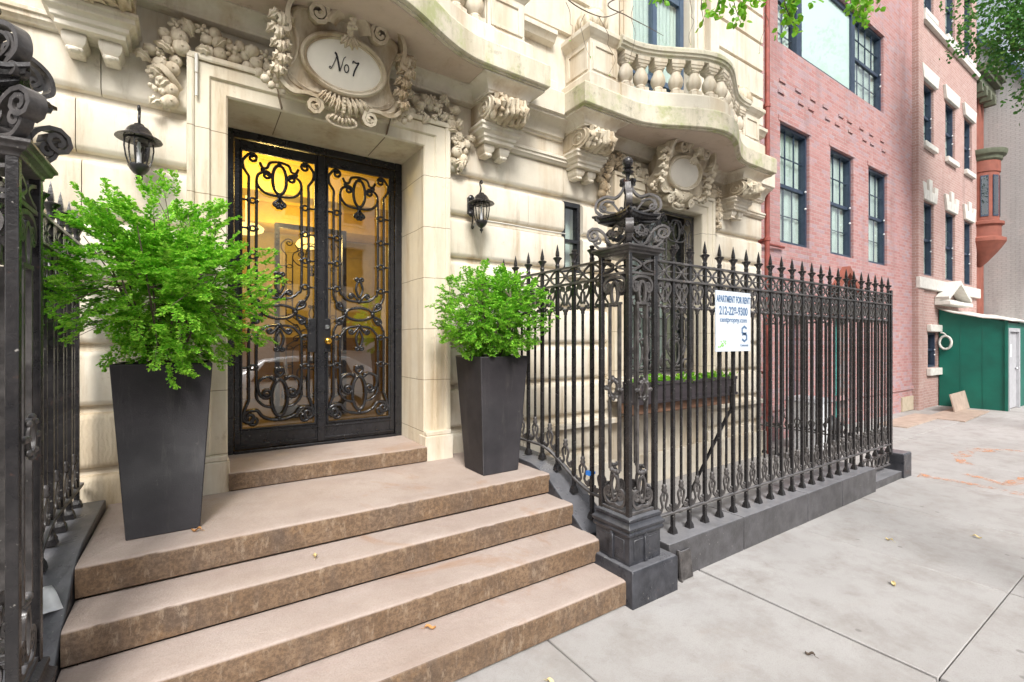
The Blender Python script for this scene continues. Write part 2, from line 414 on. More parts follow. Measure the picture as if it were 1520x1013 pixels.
m_treel = mk_leaf('street_tree_leaf', (.12,.40,.02,1), (.28,.56,.04,1), (.45,.50,.05,1), .45, 12)
m_treed = mk_leaf('far_tree_leaf', (.03,.13,.025,1), (.10,.28,.04,1), (.20,.34,.06,1), .35, 3)
def emit(name, col, st):
    t = NT(name); t.b.inputs['Emission Color'].default_value = col; t.b.inputs['Emission Strength'].default_value = st
    t.b.inputs['Base Color'].default_value = col; return t.m
m_lamp = emit('lamp_bowl', (1,.68,.20,1), 1.6)
EXPO = 0.88
# ================================================================== LIMESTONE HOUSE
C1, C2 = .93, 5.0
YW, YS, YD = 3.98, 3.90, 4.49
house = empty('limestone_townhouse', (0,4,0), 0, 'cream limestone townhouse with carved cartouches and curved balconies around the black iron doors', 'townhouse')
H_OFF = TR((0,-4,0))
def hb(mb, name, mat, parent=None, **k):
    """build in world coordinates and hang below the house"""
    o = mb.build(name, mat, parent or house, **k)
    if parent is None or parent == house: o.location = (0,-4,0)
    return o

def holes(mb, x0, x1, z0, z1, y0, y1, hs):
    xs = sorted({x0, x1, *[min(max(h[0],x0),x1) for h in hs], *[min(max(h[1],x0),x1) for h in hs]})
    zs = sorted({z0, z1, *[min(max(h[2],z0),z1) for h in hs], *[min(max(h[3],z0),z1) for h in hs]})
    for a, b in zip(xs, xs[1:]):
        if b-a < 1e-6: continue
        run = None
        for c, d in list(zip(zs, zs[1:]))+[(None, None)]:
            inside = c is None or any(h[0] <= a+1e-6 and h[1] >= b-1e-6 and h[2] <= c+1e-6 and h[3] >= d-1e-6 for h in hs)
            if not inside: run = (run[0], d) if run else (c, d)
            if inside and run: mb.box(a, b, y0, y1, run[0], run[1]); run = None

X0, X1, ZT = -5.0, 7.38, 9.5
op_door = (C1-.80, C1+.80, .5, 3.48)
op_win = (C2-.80, C2+.80, 1.17, 3.48)
op_nar = (3.36, 3.62, 2.45, 3.25)
ups = [(C1-.6, C1+.6, 4.32, 7.4), (C2-.6, C2+.6, 4.32, 7.4)]
mb = MB()
holes(mb, X0, X1, -.6, ZT, 4.035, 4.34, [op_door, op_win, op_nar]+ups)
# banded courses
zg = [-.3, .46, .86, 1.26, 1.66, 2.07, 2.475, 2.88, 3.265, 3.615]
gaps = [(C1-.985, C1+.985), (3.355, 3.625), (C2-.985, C2+.985)]
rc = random.Random(3)
mbr = MB()
for i, (a, b) in enumerate(zip(zg, zg[1:])):
    segs = []; x = X0
    gp = [g for g in gaps if not (g[0] > 3.3 and g[1] < 3.7 and (a < 2.4 or b > 3.3))]
    for g in gp: segs.append((x, g[0])); x = g[1]
    segs.append((x, X1))
    for (s0, s1) in segs:
        cuts = [s0]
        q = s0 + (.75 if i % 2 else 1.25) + rc.random()*.3
        while q < s1-.35: cuts.append(q); q += 1.35+rc.random()*.4
        cuts.append(s1)
        for c0, c1 in zip(cuts, cuts[1:]):
            g = .034; d = .0025
            t0 = a+g if i else a; t1 = b-g if i < 8 else b
            prof = [(4.036, t0-.012), (4.0, t0-.004), (3.985, t0+.014), (3.98, t0+.03), (3.98, t1-.03), (3.985, t1-.014), (4.0, t1+.004), (4.036, t1+.012)]
            tgt = mbr if (c1 < .0 and b <= 1.3 and a > .4) else mb
            tgt.prism(prof, lambda y, z, x: (x, y, z), c0+d, c1-d)
holes(mb, X0, X1, 3.62, 4.30, 3.985, 4.034, [(C1-.985, C1+.985, 3.5, 3.674), (C2-.985, C2+.985, 3.5, 3.674)])
holes(mb, X0, X1, 4.302, ZT, 4.0, 4.034, ups)
# upper wall courses between bays
for (s0, s1) in ((X0, C1-1.0), (C1+1.0, C2-1.0), (C2+1.0, X1)):
    z = 5.05
    while z < ZT-.1:
        mb.box(s0+.002, s1-.002, 3.955, 3.999, z+.02, z+.40); z += .43
hb(mb, 'wall', m_lime, bevel=0)
hb(mbr, 'tooled_base_courses', m_rough)
# stone base at foot and string course seen through the fence
mb = MB(); mb.box(2.65, X1, 3.9, 3.978, -.3, .30); mb.box(2.65, X1, 3.91, 3.978, .74, .80)
hb(mb, 'base_course', m_lime, bevel=.006)

# slab and mouldings
def yserp(u): return 3.46 - (.38*.5*(1+math.cos(PI*u/1.13)) if abs(u) < 1.13 else 0)
def slab_outline(c, back=4.1, n=22, w=1.82):
    p = [(c-w, back), (c-w, 3.46)]
    for i in range(n+1):
        u = -1.13+2.26*i/n; p.append((c+u, yserp(u)))
    p += [(c+w, 3.46), (c+w, back)]
    return p     # CCW seen from above? (back-left, front-left, ..., back-right)
def wallband(mb, x0, x1, prof):   # prof (y,z) closed
    mb.prism(prof, lambda y, z, x: (x, y, z), x0, x1)
# wall cornice band between the bays
mb = MB()
for a, b in ((X0, C1-1.82), (C1+1.82, C2-1.82), (C2+1.82, X1)):
    wallband(mb, a, b, [(3.984,4.052),(3.77,4.052),(3.77,4.27),(3.79,4.29),(3.984,4.30)])
    e0 = .13 if a > X0+.1 else 0; e1 = .13 if b < X1-.1 else 0
    wallband(mb, a-e0, b+e1, [(3.984,3.86),(3.955,3.865),(3.95,3.885),(3.93,3.89),(3.925,3.93),(3.90,3.97),(3.85,4.01),(3.80,4.02),(3.80,4.04),(3.77,4.0505),(3.984,4.0505)])
    e0 *= 1.45; e1 *= 1.45
    wallband(mb, a-e0, b+e1, [(3.984,3.60),(3.95,3.605),(3.94,3.62),(3.925,3.63),(3.925,3.655),(3.91,3.66),(3.91,3.68),(3.94,3.70),(3.984,3.705)])
    wallband(mb, a, b, [(3.999,4.86),(3.93,4.88),(3.90,4.93),(3.88,4.94),(3.88,4.985),(3.999,5.0)])
    wallband(mb, a, b, [(3.999,4.31),(3.90,4.31),(3.90,4.45),(3.92,4.47),(3.999,4.48)])
for c in (C1, C2):
    a = c-.985; b = c+.985
    poly = [(c-1.24,3.98),(c-1.24,3.88),(c-1.25,3.88)]
    out = [(c-1.68,4.0),(c-1.68,3.62),(c-1.24,3.62),(c-1.24,3.90),(c+1.24,3.90),(c+1.24,3.62),(c+1.68,3.62),(c+1.68,4.0)]
    mb.stack(out, [(-.02,3.925),(.0,3.93),(0,3.945),(.012,3.955),(.015,3.975),(.035,4.0),(.075,4.025),(.11,4.035),(.11,4.049)])
hb(mb, 'cornice', m_lime)

# ---- consoles
def console(cx):
    mb = MB(); w = .2
    # side profile in (y,z): scroll body
    cy, cz, r = 3.735, 3.835, .118
    pr = [(3.985, 3.925), (3.74, 3.925)]
    for i in range(13):
        a = math.radians(80+ i*17.5); pr.append((cy+r*math.cos(a)*1.35, cz+r*math.sin(a)*.92))
    pr += [(3.84, 3.74), (3.985, 3.735)]
    mb.prism(pr, lambda y, z, x: (x, y, z), cx-w, cx+w)
    # volutes on both sides
    for sx in (-1, 1):
        c = []
        for i in range(40):
            k = i/39; a = math.radians(60)+k*2*PI*1.9; q = .105*(1-.85*k)
            c.append((cx+sx*(w+.004), cy+q*1.3*math.cos(a), cz+q*.92*math.sin(a)))
        mb.rod(c, (sx,0,0), .011, 5, [1-.4*i/39 for i in range(40)])
        mb.ell((cx+sx*(w+.004), cy, cz), (.014,.02,.02))
        mb.rod([(cx+sx*(w+.002),3.97,3.76),(cx+sx*(w+.002),3.86,3.765),(cx+sx*(w+.002),3.80,3.80)], (sx,0,0), .009, 5)
    # acanthus on the front
    for k in range(7):
        u = (k-3)/3; x = cx+u*.155
        rows = []
        for i in range(13):
            a = math.radians(88+i*15.5); lift = .036*math.sin(PI*i/12)**.5*(1-.35*abs(u)) + .018*math.sin(i*2.1+k*1.3)
            rr = 1+lift/r
            y = cy+r*math.cos(a)*1.35*rr; z = cz+r*math.sin(a)*.92*rr
            hw = .030*(1+.35*math.sin(i*2.3+k*1.7))
            rows.append([(x-hw, y+.022, z+.006), (x-hw*.4, y-.006, z), (x, y-.016, z-.003), (x+hw*.4, y-.006, z), (x+hw, y+.022, z+.006)])
        mb.grid(rows)
    for u in (-.11, 0, .11):   # curled leaf tips
        mb.ell((cx+u, cy-.165, cz-.05+.02*(u == 0)), (.035,.028,.022), Matrix.Rotation(.6,3,'X'), 8, 5)
        mb.ell((cx+u, cy-.15, cz+.075), (.03,.03,.016), None, 8, 5)
    for s_ in (-1, 1):
        for q in range(5):
            mb.ell((cx+s_*(.06+.02*q), cy-.155+.012*q, cz-.07+.035*q), (.017,.02,.022), None, 7, 5)
    o = hb(mb, 'console', m_carve, smooth=50)
    # abacus and drops below
    mb = MB()
    mb.stack([(cx-.17,3.99),(cx-.17,3.78),(cx+.17,3.78),(cx+.17,3.99)],
             [(-.03,3.565),(-.005,3.57),(-.005,3.60),(.012,3.61),(.015,3.635),(.035,3.655),(.045,3.66),(.045,3.69),(.06,3.70),(.06,3.722),(.03,3.735)])
    for s_ in (-1, 1):
        x = cx+s_*.085
        mb.stack([(x-.055,3.99),(x-.055,3.83),(x+.055,3.83),(x+.055,3.99)], [(-.045,3.455),(-.02,3.46),(-.012,3.475),(-.02,3.485),(0,3.51),(.004,3.545),(-.003,3.566)])
        mb.ell((x, 3.845, 3.462), (.032,.03,.02), None, 8, 5)
    hb(mb, 'console_base', m_lime, bevel=.003, seg=1)
for c in (C1, C2):
    for s_ in (-1, 1): console(c+s_*1.46)

# ---- door and window surrounds
def surround(cx, zb, joints=True):
    mb = MB()
    p = [(cx-.745, 3.98, zb), (cx-.745, 3.98, 3.43), (cx+.745, 3.98, 3.43), (cx+.745, 3.98, zb)]
    prof = [(0,-.58),(0,.060),(.012,.072),(.10,.072),(.106,.085),(.112,.092),(.195,.092),(.20,.105),(.212,.112),(.24,.112),(.24,-.05),(.24,-.058),(.02,-.058),(.02,-.58)]
    mb.sweep(p, (0,-1,0), prof)
    hb(mb, 'surround', m_lime2, smooth=30)
    for s_ in (-1, 1):
        mb = MB()
        a, b = sorted((cx+s_*.735, cx+s_*1.005)); mb.box(a, b, 3.845, 4.0, .45 if zb < 1 else zb-.25, .86 if zb < 1 else zb)
        mb.box(a+.012, b-.012, 3.858, 4.0, .86 if zb < 1 else zb, (.90 if zb < 1 else zb+.03))
        hb(mb, 'plinth_block', m_lime, bevel=.008)
    if zb > 1: mb = MB(); mb.box(cx-1.02, cx+1.02, 3.82, 4.2, zb-.092, zb-.002); hb(mb, 'window_sill', m_lime, bevel=.008)
surround(C1, .66); surround(C2, 1.25)
m_mort = flat('mortar', (.20,.15,.10), .9)
for c_ in (C1, C2):
    for s_ in (-1, 1):
        mb = MB(); x_ = c_+s_*.40
        mb.box(x_-.003, x_+.003, 3.93, 4.40, 3.4275, 3.4325)
        mb.prism([(x_-.003,3.44),(x_+.003,3.44),(x_+.003+s_*.05,3.655),(x_-.003+s_*.05,3.655)], lambda x, z, y: (x, y, z), 3.871, 3.92)
        hb(mb, 'mortar_joint', m_mort, smooth=0)

# ---- carved fruit garlands
def petal_flower(mb, c, r, n=6):
    for k in range(n):
        a = 2*PI*k/n
        mb.ell((c[0]+r*.62*math.cos(a), c[1]-r*.1, c[2]+r*.62*math.sin(a)), (r*.42, r*.22, r*.30), Matrix.Rotation(-a,3,'Y'), 7, 4)
    mb.ell((c[0], c[1]-r*.3, c[2]), r*.28, None, 7, 4)
def leaf3(mb, c, ang, ln, w, out=.02):
    """small carved leaf in the wall plane, pointing along ang"""
    rows = []; d = V((math.cos(ang),0,math.sin(ang))); n = V((-math.sin(ang),0,math.cos(ang)))
    for i in range(7):
        k = i/6; hw = w*math.sin(PI*min(1,k*.92+.06))**.7*(1+.25*math.cos(i*PI))
        p = V(c)+d*ln*k+V((0,-out*math.sin(PI*k)-.012*k,0))
        rows.append([p-n*hw+V((0,.015,0)), p-n*hw*.4+V((0,-.006,0)), p+V((0,.004,0)), p+n*hw*.4+V((0,-.006,0)), p+n*hw+V((0,.015,0))])
    mb.grid(rows)
def cluster(mb, c, rad, rr, n, rnd):
    for _ in range(n):
        a = rnd.random()*2*PI; q = rad*rnd.random()**.5
        mb.ell((c[0]+q*math.cos(a), c[1]-.02-.02*rnd.random(), c[2]+q*math.sin(a)*1.15), rr*(.8+.4*rnd.random()), None, 8, 5)
def garland(cx, s_, seed):
    rnd = random.Random(seed); mb = MB()
    P = cr([(.42,3.70),(.60,3.74),(.80,3.78),(.98,3.77),(1.09,3.68),(1.12,3.55),(1.115,3.42),(1.10,3.30)], 5)
    n = len(P)
    L = [0]
    for a, b in zip(P, P[1:]): L.append(L[-1]+math.dist(a, b))
    def at(d):
        for i in range(n-1):
            if L[i+1] >= d:
                k = (d-L[i])/max(1e-6, L[i+1]-L[i]); return (P[i][0]+(P[i+1][0]-P[i][0])*k, P[i][1]+(P[i+1][1]-P[i][1])*k)
        return P[-1]
    d = 0; T = L[-1]; i = 0
    while d < T:
        u, z = at(d); wd = (.078 if z > 3.6 else .070)*(1-.55*max(0, (d/T-.8)/.2))
        for q in (-1, 0, 1):
            ou = q*wd*(.8 if z < 3.66 else .25)+rnd.uniform(-.01,.01); oz = q*wd*(.15 if z < 3.66 else .85)+rnd.uniform(-.01,.01)
            x = cx+s_*(u+ou); zz = z+oz; y = 3.93 if z > 3.66 else 3.955
            k = rnd.choice(('fruit','fruit','leaf','leaf','grape','flower','gourd'))
            if k == 'fruit':
                r = rnd.uniform(.036,.056); mb.ell((x, y-r*.7, zz), (r,r*.9,r), None, 12, 8)
                mb.ell((x+.006, y-r*1.55, zz-.004), r*.16, None, 6, 4)
            elif k == 'gourd':
                r = rnd.uniform(.044,.062); mb.ell((x, y-r*.6, zz), (r,r*.8,r*.85), Matrix.Rotation(rnd.random()*3,3,'Y') @ Matrix.Rotation(PI/2,3,'X'), 14, 7, 1)
            elif k == 'leaf':
                leaf3(mb, (x, y-.035, zz), rnd.random()*2*PI, rnd.uniform(.09,.125), rnd.uniform(.028,.038), .045)
            elif k == 'flower': petal_flower(mb, (x, y-.045, zz), rnd.uniform(.045,.055), rnd.choice((5,6)))
            else: cluster(mb, (x, y-.03, zz), .045, .0165, 12, rnd)
        d += .078; i += 1
    # ribbon bands wound round
    for (u, z, a) in ((.72,3.77,.9),(1.105,3.50,.75*s_ if s_ > 0 else .75)):
        c = V((cx+s_*u, 3.885 if z > 3.66 else 3.90, z)); dd = V((math.cos(a)*(1 if s_ > 0 else -1), 0, math.sin(a))); nn = V((-dd.z,0,dd.x))
        rows = []
        for k in range(7):
            q = k/6-.5; p = c+dd*q*.24+V((0,.09*(2*q)**2-.02,0)); rows.append([p-nn*.022, p-nn*.018+V((0,-.008,0)), p+nn*.018+V((0,-.008,0)), p+nn*.022])
        mb.grid(rows)
    cluster(mb, (cx+s_*1.10, 3.96, 3.335), .035, .0155, 16, rnd); cluster(mb, (cx+s_*1.10, 3.965, 3.275), .018, .013, 6, rnd)
    hb(mb, 'fruit_garland', m_carve, smooth=60)
k = 0
for c in (C1, C2):
    for s_ in (-1, 1): garland(c, s_, 40+k); k += 1

# ---- cartouches
def cartouche(cx, text):
    T = TR((cx, 3.66, 3.775), 0, math.radians(18))
    mb = MB(T)
    F = lambda u, v, w: (u, w, v)
    # shield plate
    half = [(0,-.27),(.10,-.27),(.20,-.245),(.32,-.275),(.42,-.235),(.43,-.16),(.37,-.08),(.345,.02),(.36,.12),(.395,.20),(.37,.27),(.27,.31),(.14,.33),(0,.34)]
    oc = cr(half, 4); poly = oc+[(-u, v) for u, v in oc[::-1][1:-1]]
    n = len(poly); vs = []
    lev = [(1.0,.16),(1.0,.01),(.99,-.012),(.97,-.024),(.94,-.026),(.92,-.014),(.80,-.004),(.70,.004)]
    for k_, y in lev: vs += [(u*k_, y, v*k_) for u, v in poly]
    fs = [(i*n+j, i*n+(j+1) % n, (i+1)*n+(j+1) % n, (i+1)*n+j) for i in range(len(lev)-1) for j in range(n)]
    fs.append(tuple((len(lev)-1)*n+j for j in range(n))); mb.add(vs, fs)
    mb.box(-.3,.3,.15,.32,-.2,.22)
    def strap(P, h0, h1, w, t, yo, tp=.35):
        for q_, dt, dw in ((0,t,0),(-(t/2),.012,.008)):
            c = cv(P, h0, h1, n=8); n_ = len(c)
            for c_ in (c, mir(c)): mb.bar(P3(c_, yo+q_), (0,-1,0), w+dw, dt, [1-tp*max(0,(i/n_-.5)/.5) for i in range(n_)])
    strap([(.40,.12),(.415,.20),(.39,.285),(.31,.345),(.215,.345)], (1,.025,1.0), (1,.078,1.75), .021, .12, -.035, .2)
    strap([(.43,-.12),(.44,-.21),(.36,-.27),(.27,-.26),(.20,-.265)], (-1,.022,1.0), (1,.062,1.75), .018, .10, -.02, .2)
    for s_ in (-1, 1):
        mb.ell((s_*.205,-.06,.268), (.015,.06,.015), None, 10, 6); mb.ell((s_*.195,-.05,-.327), (.013,.05,.013), None, 10, 6)
        # fluted wing between the plate and the lower volute
        for k_ in range(4): mb.rod(P3(cr([(s_*(.40-.02*k_),-.13-.02*k_),(s_*(.36-.03*k_),-.20-.008*k_),(s_*(.27-.02*k_),-.235)], 5), -.012), (0,-1,0), .010, 6)
    # smooth arched hood over the oval
    rows = []
    for i in range(19):
        a = math.radians(176-172*i/18); rr = .17
        rows.append([(rr*math.cos(a)*k1, y1, .215+rr*math.sin(a)*k1*.95) for k1, y1 in ((.50,-.02),(.56,-.06),(.68,-.095),(.84,-.115),(.96,-.10),(1.03,-.075),(1.06,-.09),(1.09,-.07),(1.09,.06))])
    mb.grid(rows)
    # small mask of leaves hanging over the rim
    cluster(mb, (0,-.115,.245), .034, .016, 12, random.Random(5))
    mb.ell((0,-.10,.205), (.026,.022,.034)); 
    for a in (-2.25,-1.85,-1.3,-.9): leaf3(mb, (0,-.085,.195), a, .10, .024, .03)
    # acanthus drops outside the plate
    for s_ in (-1, 1):
        for k_ in range(5):
            v0 = .21-.082*k_; uo = .445+.014*math.sin(k_*1.7)
            for t_, l_ in ((-1,.115),(1,.115),(0,.13)): leaf3(mb, (s_*uo, -.03-.022*(t_ == 0), v0), -PI/2+t_*(.85-.07*k_), l_-.006*k_, .030, .06)
        for k_, (u_, v_, r_) in enumerate(((.46,-.225,.026),(.50,-.20,.022),(.53,-.24,.03),(.45,-.265,.02),(.49,-.27,.027),(.41,-.29,.018))): mb.ell((s_*u_, -.025, v_), (r_,r_*.9,r_), None, 12, 8)
    # bottom acanthus and lip shell
    for k_ in range(-4, 5):
        a = -PI/2+k_*.17; leaf3(mb, (k_*.030,-.03,-.215+.004*abs(k_)), a, .165-.010*abs(k_), .018, .055)
    for k_ in range(5): mb.ell((0,-.085,-.235-.024*k_), .010+.004*(k_ % 2), None, 8, 5)
    for k_ in range(-3, 4): mb.ell((k_*.026, -.05, -.392+.006*abs(k_)), (.013,.024,.026), Matrix.Rotation(-k_*.25,3,'Y'), 7, 5)
    mb.rod(P3(ring(0,-.392,.108,.042,20), -.035), (0,-1,0), .013, 7, closed=True)
    # oval rim
    mb.sweep(P3(ring(0,0,.30,.19,40), -.02), (0,-1,0), [(-.02,-.03),(-.02,.012),(-.012,.026),(0,.03),(.010,.022),(.014,.01),(.022,.012),(.028,.004),(.028,-.03)], closed=True)
    o = hb(mb, 'cartouche', m_carve, smooth=50)
    mb = MB(T)
    rows = []
    for i in range(9):
        q = i/8; rows.append([(.288*q*math.cos(2*PI*j/32), -.012-.018*(1-q*q), .178*q*math.sin(2*PI*j/32)) for j in range(33)])
    mb.grid([r_[::-1] for r_ in rows])
    pl = mb.build('oval_plaque', m_plaque, o)
    if text:
        mb = MB(T)
        def st(P, w, sc_=None, **kw):
            c = cv(P, **kw); yy = -.0335
            mb.sweep([(u, -.0125-.018*(1-min(1,(u/.288)**2+(v/.178)**2))-.0025, v) for u, v in c], (0,-1,0), [(-w/2,-.001),(w/2,-.001),(w/2,.002),(-w/2,.002)], False, sc_)
        o0 = -.03
        def q(P): return [(o0+u*.92, .0+v*.92) for u, v in P]
        # N
        st(q([(-.075,-.05),(-.055,.00),(-.040,.055)]), .005, h0=(-1,.010,1.0))
        st(q([(-.058,.068),(-.044,.058),(-.028,.01),(-.010,-.055)]), .013)
        st(q([(-.010,-.055),(.002,-.01),(.012,.04),(.028,.062)]), .005)
        # o
        st(q(ring(.040,-.022,.017,.028,16)+[(.057,-.022)]), .007)
        # 7
        st(q([(.085,.030),(.090,.047),(.110,.040),(.135,.048)]), .009)
        st(q([(.135,.048),(.118,.012),(.104,-.025),(.098,-.062)]), .010)
        mb.build('house_number', m_black, o, smooth=0)
m_plaque = flat('plaque_face', (.84,.79,.68), .6, 0, .04)
cartouche(C1, True); cartouche(C2, False)

# ---- balconies
def balcony(cx):
    mb = MB(); ol = slab_outline(cx)
    mb.stack(ol, [(-.03,4.05),(-.03,4.062),(-.008,4.066),(0,4.075),(0,4.262),(-.012,4.282),(-.035,4.29)])
    b = hb(mb, 'balcony', m_moss, smooth=30)
    T4 = None
    # plinth of the balustrade
    def pth(off, n=24, w=1.24):
        out = []
        for i in range(n+1):
            u = -w+2*w*i/n; e = .02; dy = (yserp(u+e)-yserp(u-e))/(2*e); nn = V((dy,-1)).normalized()
            out.append((cx+u-nn.x*off, yserp(u)-nn.y*off))
        return out
    mb = MB()
    p = pth(.155)
    mb.sweep([(x, y, 4.29) for x, y in p], (0,0,1), [(-.10,0),(-.10,.15),(-.08,.175),(.08,.175),(.10,.15),(.10,0)])
    mb.build('plinth_course', m_lime, b, smooth=30)
    mb = MB()
    mb.sweep([(x, y, 4.84) for x, y in p], (0,0,1), [(-.075,0),(-.08,.02),(-.10,.03),(-.105,.05),(-.12,.06),(-.12,.10),(-.10,.125),(.10,.125),(.12,.10),(.12,.06),(.105,.05),(.10,.03),(.08,.02),(.075,0)])
    mb.build('handrail', m_moss2, b, smooth=30)
    # balusters, evenly along the curve
    q = pth(.155, 200, 1.20); L = [0]
    for a_, c_ in zip(q, q[1:]): L.append(L[-1]+math.dist(a_, c_))
    nb = 12; first = None
    for i in range(nb):
        d = L[-1]*(i+.5)/nb; j = next(k_ for k_ in range(len(L)) if L[k_] >= d)
        x, y = q[j]; x2, y2 = q[min(j+1, len(q)-1)]; x3, y3 = q[j-1]; rz = math.atan2(y2-y3, x2-x3)
        if first is None:
            m2 = MB()
            m2.box(-.066,.066,-.066,.066,0,.045)
            m2.lathe([(.058,.045),(.064,.055),(.052,.07),(.048,.08),(.072,.11),(.083,.15),(.077,.19),(.055,.235),(.048,.262),(.060,.27),(.060,.28),(.052,.285)], n=16)
            m2.stack([(-.056,-.056),(.056,-.056),(.056,.056),(-.056,.056)], [(0,.283),(.002,.295),(.012,.305),(.016,.33),(.022,.335),(.022,.376)])
            first = m2.build('baluster', m_lime, b, smooth=35); o = first
        else: o = first.copy(); COL.objects.link(o); o.parent = b
        o.location = (x, y, 4.465); o.rotation_euler = (0,0,rz)
    # pedestals with recessed panels
    for s_ in (-1, 1):
        c = cx+s_*1.42; mb = MB()
        sq = lambda h, y0=3.60, y1=4.0: [(c-h, y0), (c+h, y0), (c+h, y1), (c-h, y1)]
        mb.stack(sq(.20), [(.055,4.29),(.055,4.45),(.03,4.475),(0,4.48),(0,4.84),(.01,4.85),(.02,4.865),(.035,4.875),(.05,4.90),(.06,4.91),(.06,4.955),(.03,4.98),(-.01,4.99)])
        for (a_, b_, z0, z1) in ((-.17,-.125,4.52,4.80),(.125,.17,4.52,4.80),(-.125,.125,4.52,4.555),(-.125,.125,4.765,4.80)): mb.box(c+a_, c+b_, 3.586, 3.604, z0, z1)
        x_ = c-.2
        for sx in (-1, 1):
            xx = c+sx*.2
            a_, b_ = sorted((xx+sx*.014, xx-sx*.002))
            mb.box(a_, b_, 3.63, 3.675, 4.52, 4.80); mb.box(a_, b_, 3.92, 3.965, 4.52, 4.80)
            mb.box(a_, b_, 3.675, 3.92, 4.52, 4.555); mb.box(a_, b_, 3.675, 3.92, 4.765, 4.80)
        mb.build('pedestal', m_lime, b, bevel=.004, seg=1)
        mb = MB()
        mb.lathe([(.09,0),(.12,.02),(.10,.05),(.14,.08),(.17,.14),(.165,.20),(.12,.26),(.05,.30),(.02,.31)], (c,3.79,4.985), 16)
        for i in range(12):
            a_ = 2*PI*i/12; mb.ell((c+.155*math.cos(a_), 3.79+.155*math.sin(a_), 5.10), (.03,.03,.06), None, 7, 5)
            mb.ell((c+.10*math.cos(a_+.2), 3.79+.10*math.sin(a_+.2), 5.24), (.028,.028,.04), None, 7, 5)
        mb.build('pedestal_finial', m_carve, b, smooth=60)
m_moss2 = stone('handrail_stone', (.60,.55,.44,1), (.64,.60,.50,1), (.30,.28,.16,1), moss=(.42,.43,.22,1))
balcony(C1); balcony(C2)
# soffit lining under each balcony
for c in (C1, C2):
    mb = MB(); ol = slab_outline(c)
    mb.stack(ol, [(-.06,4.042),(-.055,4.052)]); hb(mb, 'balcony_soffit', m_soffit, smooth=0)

# ---- upper windows behind the balconies with stone pilasters
def upper(cx):
    mb = MB()
    for s_ in (-1, 1):
        x = cx+s_*.72
        mb.box(x-.11, x+.11, 3.93, 4.01, 4.302, 7.6); mb.box(x-.06, x+.06, 3.91, 3.93, 4.6, 7.4)
        x = cx+s_*1.0; mb.box(x-.10, x+.10, 3.88, 4.0, 4.302, 8.2)
    mb.box(cx-1.15, cx+1.15, 3.85, 4.0, 7.62, 7.9)
    hb(mb, 'upper_window_surround', m_lime, bevel=.006)
    mb = MB()
    for a, b in ((-.6,-.52),(-.04,.04),(.52,.6)): mb.box(cx+a, cx+b, 4.10, 4.18, 4.32, 7.4)
    for z in (4.32, 5.1, 6.3, 7.32): mb.box(cx-.52, cx-.04, 4.11, 4.17, z, z+.07); mb.box(cx+.04, cx+.52, 4.11, 4.17, z, z+.07)
    w = hb(mb, 'upper_window', m_blue)
    mb = MB(); mb.box(cx-.55, cx+.55, 4.135, 4.141, 4.33, 7.38); mb.build('pane', m_glass2, w, smooth=0)
    mb = MB()
    for s_ in (-1, 1):
        rows = [[(cx+s_*(.03+.52*j/40), 4.175+.014*math.sin(j*1.1+math.sin(z)), z) for j in range(41)] for z in (4.33, 5.5, 7.38)]
        mb.grid(rows)
    mb.build('curtain', m_curtain, w)
m_blue = flat('slate_blue_frame', (.06,.095,.15), .5)
upper(C1); upper(C2)

# ---- narrow window right of the lantern
mb = MB()
for a, b, z0, z1 in ((3.36,3.40,2.45,3.25),(3.58,3.62,2.45,3.25),(3.40,3.58,3.2,3.25),(3.40,3.58,2.45,2.50),(3.40,3.58,2.80,2.835)): mb.box(a, b, 4.02, 4.10, z0, z1)
w = hb(mb, 'narrow_window', m_door); mb = MB(); mb.box(3.39,3.59,4.06,4.066,2.46,3.24); mb.build('pane', m_glass2, w, smooth=0)
mb = MB(); mb.box(3.30,3.68,4.2,4.24,2.4,3.3); hb(mb, 'narrow_window_blind', m_curtain)
mb = MB(); mb.box(3.34,3.66,3.93,4.1,2.40,2.45); hb(mb, 'narrow_window_sill', m_lime, bevel=.006)

